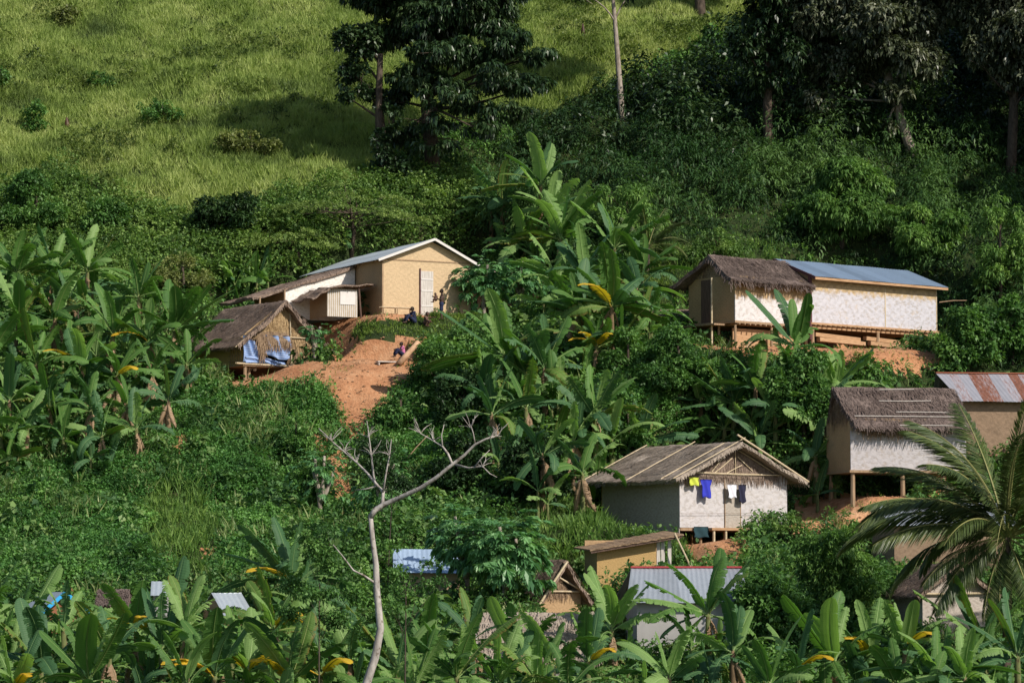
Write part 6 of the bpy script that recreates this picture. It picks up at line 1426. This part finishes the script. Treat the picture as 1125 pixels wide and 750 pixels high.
# ---------------------------------------------------------------- people
def skin_mat(n, c): return mat_plain(n, c, .55, .12, 5, .35)
M['skin'] = skin_mat('brown_skin', (.06,.032,.022)); M['skin2'] = skin_mat('warm_brown_skin', (.10,.052,.035))
M['hair'] = mat_plain('black_hair', (.012,.010,.009), .6)
M['navy'] = mat_plain('navy_cloth_shirt', (.02,.024,.055), .9); M['bluegrey'] = mat_plain('blue_patterned_shorts', (.025,.032,.07), .9, .6, 30)
M['pink'] = mat_plain('pink_cloth', (.55,.18,.32), .9); M['paleblue'] = mat_plain('pale_blue_cloth', (.30,.38,.52), .9)
def capsule(mb, a, b, r0, r1, n=10):
    a = V(a); b = V(b); d = (b-a); L = d.length; d = d.normalized() if L > 1e-6 else V((0, 0, 1)); p = []; r = []
    for t in (-.98, -.8, -.5, -.2): p.append(a+d*r0*t); r.append(r0*math.sqrt(1-t*t))
    for t in (.0, .35, .7, 1.0): p.append(a.lerp(b, t)); r.append(r0+(r1-r0)*t)
    for t in (.2, .5, .8, .98): p.append(b+d*r1*t); r.append(r1*math.sqrt(1-t*t))
    mb.tube(p, r, n)
def fuse(mb, name, mat, parent, vox=.011, it=3):
    """grow the overlapping limbs into one continuous skin"""
    o = mb.build(name+'_rough', mat); md = o.modifiers.new('r', 'REMESH'); md.mode = 'VOXEL'; md.voxel_size = vox
    sm = o.modifiers.new('s', 'SMOOTH'); sm.factor = .5; sm.iterations = it
    dg = bpy.context.evaluated_depsgraph_get(); me = bpy.data.meshes.new_from_object(o.evaluated_get(dg)); me.name = name
    old = o.data; bpy.data.objects.remove(o); bpy.data.meshes.remove(old)
    me.polygons.foreach_set('use_smooth', [True]*len(me.polygons)); me.materials.clear(); me.materials.append(mat)
    return link(name, me, parent)
def head(mb, c, f, r):
    c = V(c); f = V(f).normalized(); capsule(mb, c+V((0, 0, r*.18)), c-V((0, 0, r*.28))+f*r*.12, r*.93, r*.72, 12)
    capsule(mb, c+f*r*.85+V((0, 0, r*.05)), c+f*r*1.05-V((0, 0, r*.2)), r*.10, r*.16, 6)            # nose
    capsule(mb, c+f*r*.82-V((0, 0, r*.5)), c+f*r*.84-V((0, 0, r*.52)), r*.2, r*.2, 6)                # mouth, chin
    s_ = f.cross(V((0, 0, 1))).normalized()
    for q in (1, -1): capsule(mb, c+s_*q*r*.9+V((0, 0, r*.1)), c+s_*q*r*.95-V((0, 0, r*.12)), r*.13, r*.11, 6)   # ears
def hand(mb, w_, d, up, k=1.0):
    w_ = V(w_); d = V(d).normalized(); up = V(up).normalized(); s_ = d.cross(up).normalized(); capsule(mb, w_, w_+d*.07*k, .026*k, .032*k, 8)
    for i, (o, l) in enumerate(((-.03, .055), (-.01, .068), (.01, .062), (.03, .048))):
        b = w_+d*.085*k+s_*o*k; m_ = b+d*l*.55*k; capsule(mb, b, m_, .0095*k, .009*k, 6); capsule(mb, m_, m_+d*l*.35*k-up*l*.35*k, .009*k, .008*k, 6)
    b = w_+d*.03*k-s_*.03*k; capsule(mb, b, b-s_*.03*k+d*.035*k-up*.01, .011*k, .009*k, 6)
def eyes(parent, c, f, r):
    c = V(c); f = V(f).normalized(); s_ = f.cross(V((0, 0, 1))).normalized(); mb = MB()
    for q in (1, -1): capsule(mb, c+f*r*.9+s_*q*r*.34+V((0, 0, r*.08)), c+f*r*.92+s_*q*r*.36+V((0, 0, r*.08)), r*.09, r*.08, 6)
    mb.build('eyes', M['hair'], parent)
def hair(parent, c, f, r):
    c = V(c); f = V(f).normalized(); mb = MB(); capsule(mb, c+V((0, 0, r*.32))-f*r*.15, c-f*r*.34-V((0, 0, r*.05)), r*.93, r*.78, 12); fuse(mb, 'hair', M['hair'], parent, .009)
def person(label, loc, facing, J, k=1.0, skin='skin', clothes=(), headr=.105):
    """J: joints in body space (x forward, y to the left, z up)"""
    root = empty('person', loc, facing, label, 'person'); mb = MB(); g = lambda q: V(J[q])*k
    capsule(mb, g('hip'), g('chest'), .125*k, .135*k); capsule(mb, g('chest'), g('neck'), .12*k, .055*k); capsule(mb, g('neck'), g('head'), .052*k, .05*k)
    capsule(mb, g('sl'), g('sr'), .062*k, .062*k)
    f = V(J.get('look', (1, 0, 0))); head(mb, g('head'), f, headr*k)
    for s_ in 'lr':
        capsule(mb, g('s'+s_), g('e'+s_), .05*k, .04*k); capsule(mb, g('e'+s_), g('w'+s_), .039*k, .027*k); d = (g('w'+s_)-g('e'+s_)).normalized(); hand(mb, g('w'+s_)+d*.02, d, V((.2, 0, 1)) if abs(d.z) < .9 else V((1, 0, 0)), k)
        hp = g('hip')+V((0, .075*k*(1 if s_ == 'l' else -1), 0)); capsule(mb, hp, g('k'+s_), .085*k, .058*k); capsule(mb, g('k'+s_), g('a'+s_), .056*k, .038*k)
        capsule(mb, g('a'+s_)-V((.03*k, 0, .02*k)), g('a'+s_)+V((.15*k, 0, -.035*k)), .036*k, .026*k)
    fuse(mb, 'body', M[skin], root)
    for (nm, mt, segs) in clothes:
        mb = MB()
        for (a, b, r0, r1, t0, t1) in segs:
            A = g(a) if isinstance(a, str) else V(a)*k; Bv = g(b) if isinstance(b, str) else V(b)*k; capsule(mb, A.lerp(Bv, t0), A.lerp(Bv, t1), r0*k, r1*k)
        fuse(mb, nm, M[mt], root)
    hair(root, g('head'), f, headr*k); eyes(root, g('head'), f, headr*k); return root
stand = dict(hip=(0,0,.86), chest=(-.02,0,1.16), neck=(-.02,0,1.36), head=(.0,0,1.51), sl=(-.02,.17,1.31), sr=(-.02,-.17,1.31), el=(.06,.22,1.05), er=(.04,-.21,1.06), wl=(.25,.08,1.10), wr=(.24,-.08,1.14),
             kl=(.04,.09,.46), kr=(-.02,-.09,.46), al=(.0,.09,.07), ar=(-.06,-.09,.07))
FACE = R(188)
g_ = ground_at(485, 352); PL = V((g_.x, g_.y, gz(g_.x, g_.y)))
person('bare-chested person in dark shorts standing on the grass edge holding a baby', PL, FACE, stand, 1.0, 'skin',
       [('shorts', 'bluegrey', [('hip', (0,.08,.80), .135, .12, 0, 1), ((0,.075,.86), 'kl', .105, .095, 0, .8), ((0,-.075,.86), 'kr', .105, .095, 0, .8)])])
baby = dict(hip=(0,0,.18), chest=(-.01,0,.33), neck=(0,0,.42), head=(.02,0,.52), sl=(0,.09,.40), sr=(0,-.09,.40), el=(.06,.12,.30), er=(.06,-.12,.30), wl=(.13,.10,.34), wr=(.13,-.09,.33), kl=(.15,.08,.18), kr=(.15,-.08,.18), al=(.16,.07,.04), ar=(.16,-.07,.04), look=(-.3,.3,0))
bp = PL+V((math.cos(FACE)*.30, math.sin(FACE)*.30, .93))
person('naked baby held in the arms of the standing person', bp, FACE, {k_: (tuple(v_) if k_ == 'look' else v_) for k_, v_ in baby.items()}, .8, 'skin2', headr=.085)
sit = dict(hip=(0,0,.13), chest=(.05,0,.42), neck=(.08,0,.60), head=(.12,0,.75), sl=(.06,.17,.56), sr=(.06,-.17,.56), el=(.24,.2,.36), er=(.24,-.2,.36), wl=(.42,.1,.42), wr=(.42,-.1,.40),
           kl=(.38,.14,.42), kr=(.38,-.14,.42), al=(.52,.12,.07), ar=(.52,-.12,.07))
g_ = ground_at(455, 358); person('person in a dark shirt sitting on the grass with arms on raised knees', V((g_.x, g_.y, gz(g_.x, g_.y)+.12)), R(205), sit, 1.0, 'skin',
       [('shirt', 'navy', [('hip', 'chest', .135, .15, .2, 1), ('chest', 'neck', .14, .08, 0, .8), ('sl', 'sr', .085, .085, 0, 1), ('sl', 'el', .068, .062, 0, .6), ('sr', 'er', .068, .062, 0, .6)]),
        ('trousers', 'bluegrey', [('hip', 'hip', .14, .14, 0, 1), ((0,.07,.13), 'kl', .1, .075, 0, 1), ((0,-.07,.13), 'kr', .1, .075, 0, 1), ('kl', 'al', .07, .06, 0, .7), ('kr', 'ar', .07, .06, 0, .7)])])
crouch = dict(hip=(0,0,.22), chest=(.06,0,.44), neck=(.1,0,.58), head=(.15,0,.70), sl=(.08,.13,.54), sr=(.08,-.13,.54), el=(.26,.18,.50), er=(.2,-.18,.36), wl=(.45,.18,.52), wr=(.36,-.12,.28),
           kl=(.26,.12,.34), kr=(.26,-.12,.34), al=(.1,.12,.06), ar=(.1,-.12,.06))
g_ = ground_at(467, 361); person('small bare child crouching on the grass with one arm held out', V((g_.x, g_.y, gz(g_.x, g_.y)+.1)), R(-25), crouch, .92, 'skin2',
       [('shorts', 'navy', [('hip', 'hip', .14, .14, 0, 1), ('hip', 'kl', .1, .08, 0, .6), ('hip', 'kr', .1, .08, 0, .6)])], headr=.11)
g_ = ground_at(443, 394); person('person in a pink top and dark skirt sitting in the earth pit beside the log', V((g_.x, g_.y, gz(g_.x, g_.y)+.05)), R(200), sit, .9, 'skin',
       [('top', 'pink', [('hip', 'chest', .135, .15, .3, 1), ('chest', 'neck', .14, .08, 0, .8), ('sl', 'sr', .085, .085, 0, 1), ('sl', 'el', .068, .06, 0, .4), ('sr', 'er', .068, .06, 0, .4)]),
        ('skirt', 'navy', [('hip', 'hip', .15, .15, 0, 1), ((0,.07,.13), 'kl', .12, .09, 0, 1), ((0,-.07,.13), 'kr', .12, .09, 0, 1), ('kl', 'al', .09, .09, 0, .6), ('kr', 'ar', .09, .09, 0, .6)])])

# ---------------------------------------------------------------- small things
g_ = ground_at(209, 404); mb = MB(); rs = random.Random(8)
for k_ in range(3): capsule(mb, (k_*.28-.2, 0, .16), (k_*.28-.12, rs.uniform(-.1, .1), .42+.15*(k_ == 1)), .2, .14, 10)
tag(fuse(mb, 'sack', mat_plain('pale_grey_sacking', (.34,.34,.36), .9), None, .03), 'pale grey sacks slumped at the left end of the small thatched hut', 'sack').location = g_
M['log'] = mat_wood('peeled_log', (.38,.22,.12), (.58,.38,.24), (3, 3, 3))
a_ = ground_at(438, 402); b_ = at(460, 378, a_.y+.6)
mb = MB(); mb.tube([a_+V((0, 0, .1)), a_.lerp(b_, .4)+V((.02, 0, .13)), a_.lerp(b_, .8)+V((0, 0, .12)), b_+V((0, 0, .1))], [.17, .15, .13, .14], 10); tag(mb.build('log', M['log'], smooth=True), 'peeled pale log leaning diagonally up the side of the earth pit', 'log')
g_ = ground_at(424, 399); mb = MB(); mb.box((-.5, -.2, .05), (.5, .2, .1)); mb.box((-.44, -.15, -.1), (-.38, .15, .05)); mb.box((.38, -.15, -.1), (.44, .15, .05))
o = mb.build('low_board', M['paleboard']); o.location = g_; o.rotation_euler = (0, 0, .4); tag(o, 'pale flat board lying on the lip of the earth pit', 'board')
for k_, (a, b, t) in enumerate(((1057, 366, 333), (1078, 362, 338))):
    g_ = ground_at(a, b); z1_ = at(a, t, g_.y).z; mb = MB(); mb.tube([g_-V((0, 0, .4)), V((g_.x, g_.y, z1_))], [.07, .06], 7)
    tag(mb.build('fence_post', M['pole']), ['tall grey post standing right of the metal-roofed stilt house', 'short grey post behind the taller one right of the metal-roofed stilt house'][k_], 'post')
for k_, (p_, q_, lb) in enumerate((((445, 510), (470, 478), 'thin dry stick leaning on the bushes right of the gully'), ((1032, 336), (1062, 330), 'thin rail running to the tall grey post'), ((340, 372), (356, 366), 'short bamboo stick poking from the eave of the thatched hut'))):
    if k_ == 2: continue
    g_ = ground_at(*p_); a_ = at(p_[0], p_[1]-4, g_.y-.6 if k_ == 0 else 153); b_ = at(q_[0], q_[1], g_.y-.2 if k_ == 0 else 153.3); mb = MB(); mb.tube([a_, (a_+b_)/2+V((0, 0, .04)), b_], [.03, .025, .02], 6)
    tag(mb.build('stick' if k_ == 0 else 'rail', M['pole']), lb, 'stick' if k_ == 0 else 'rail')
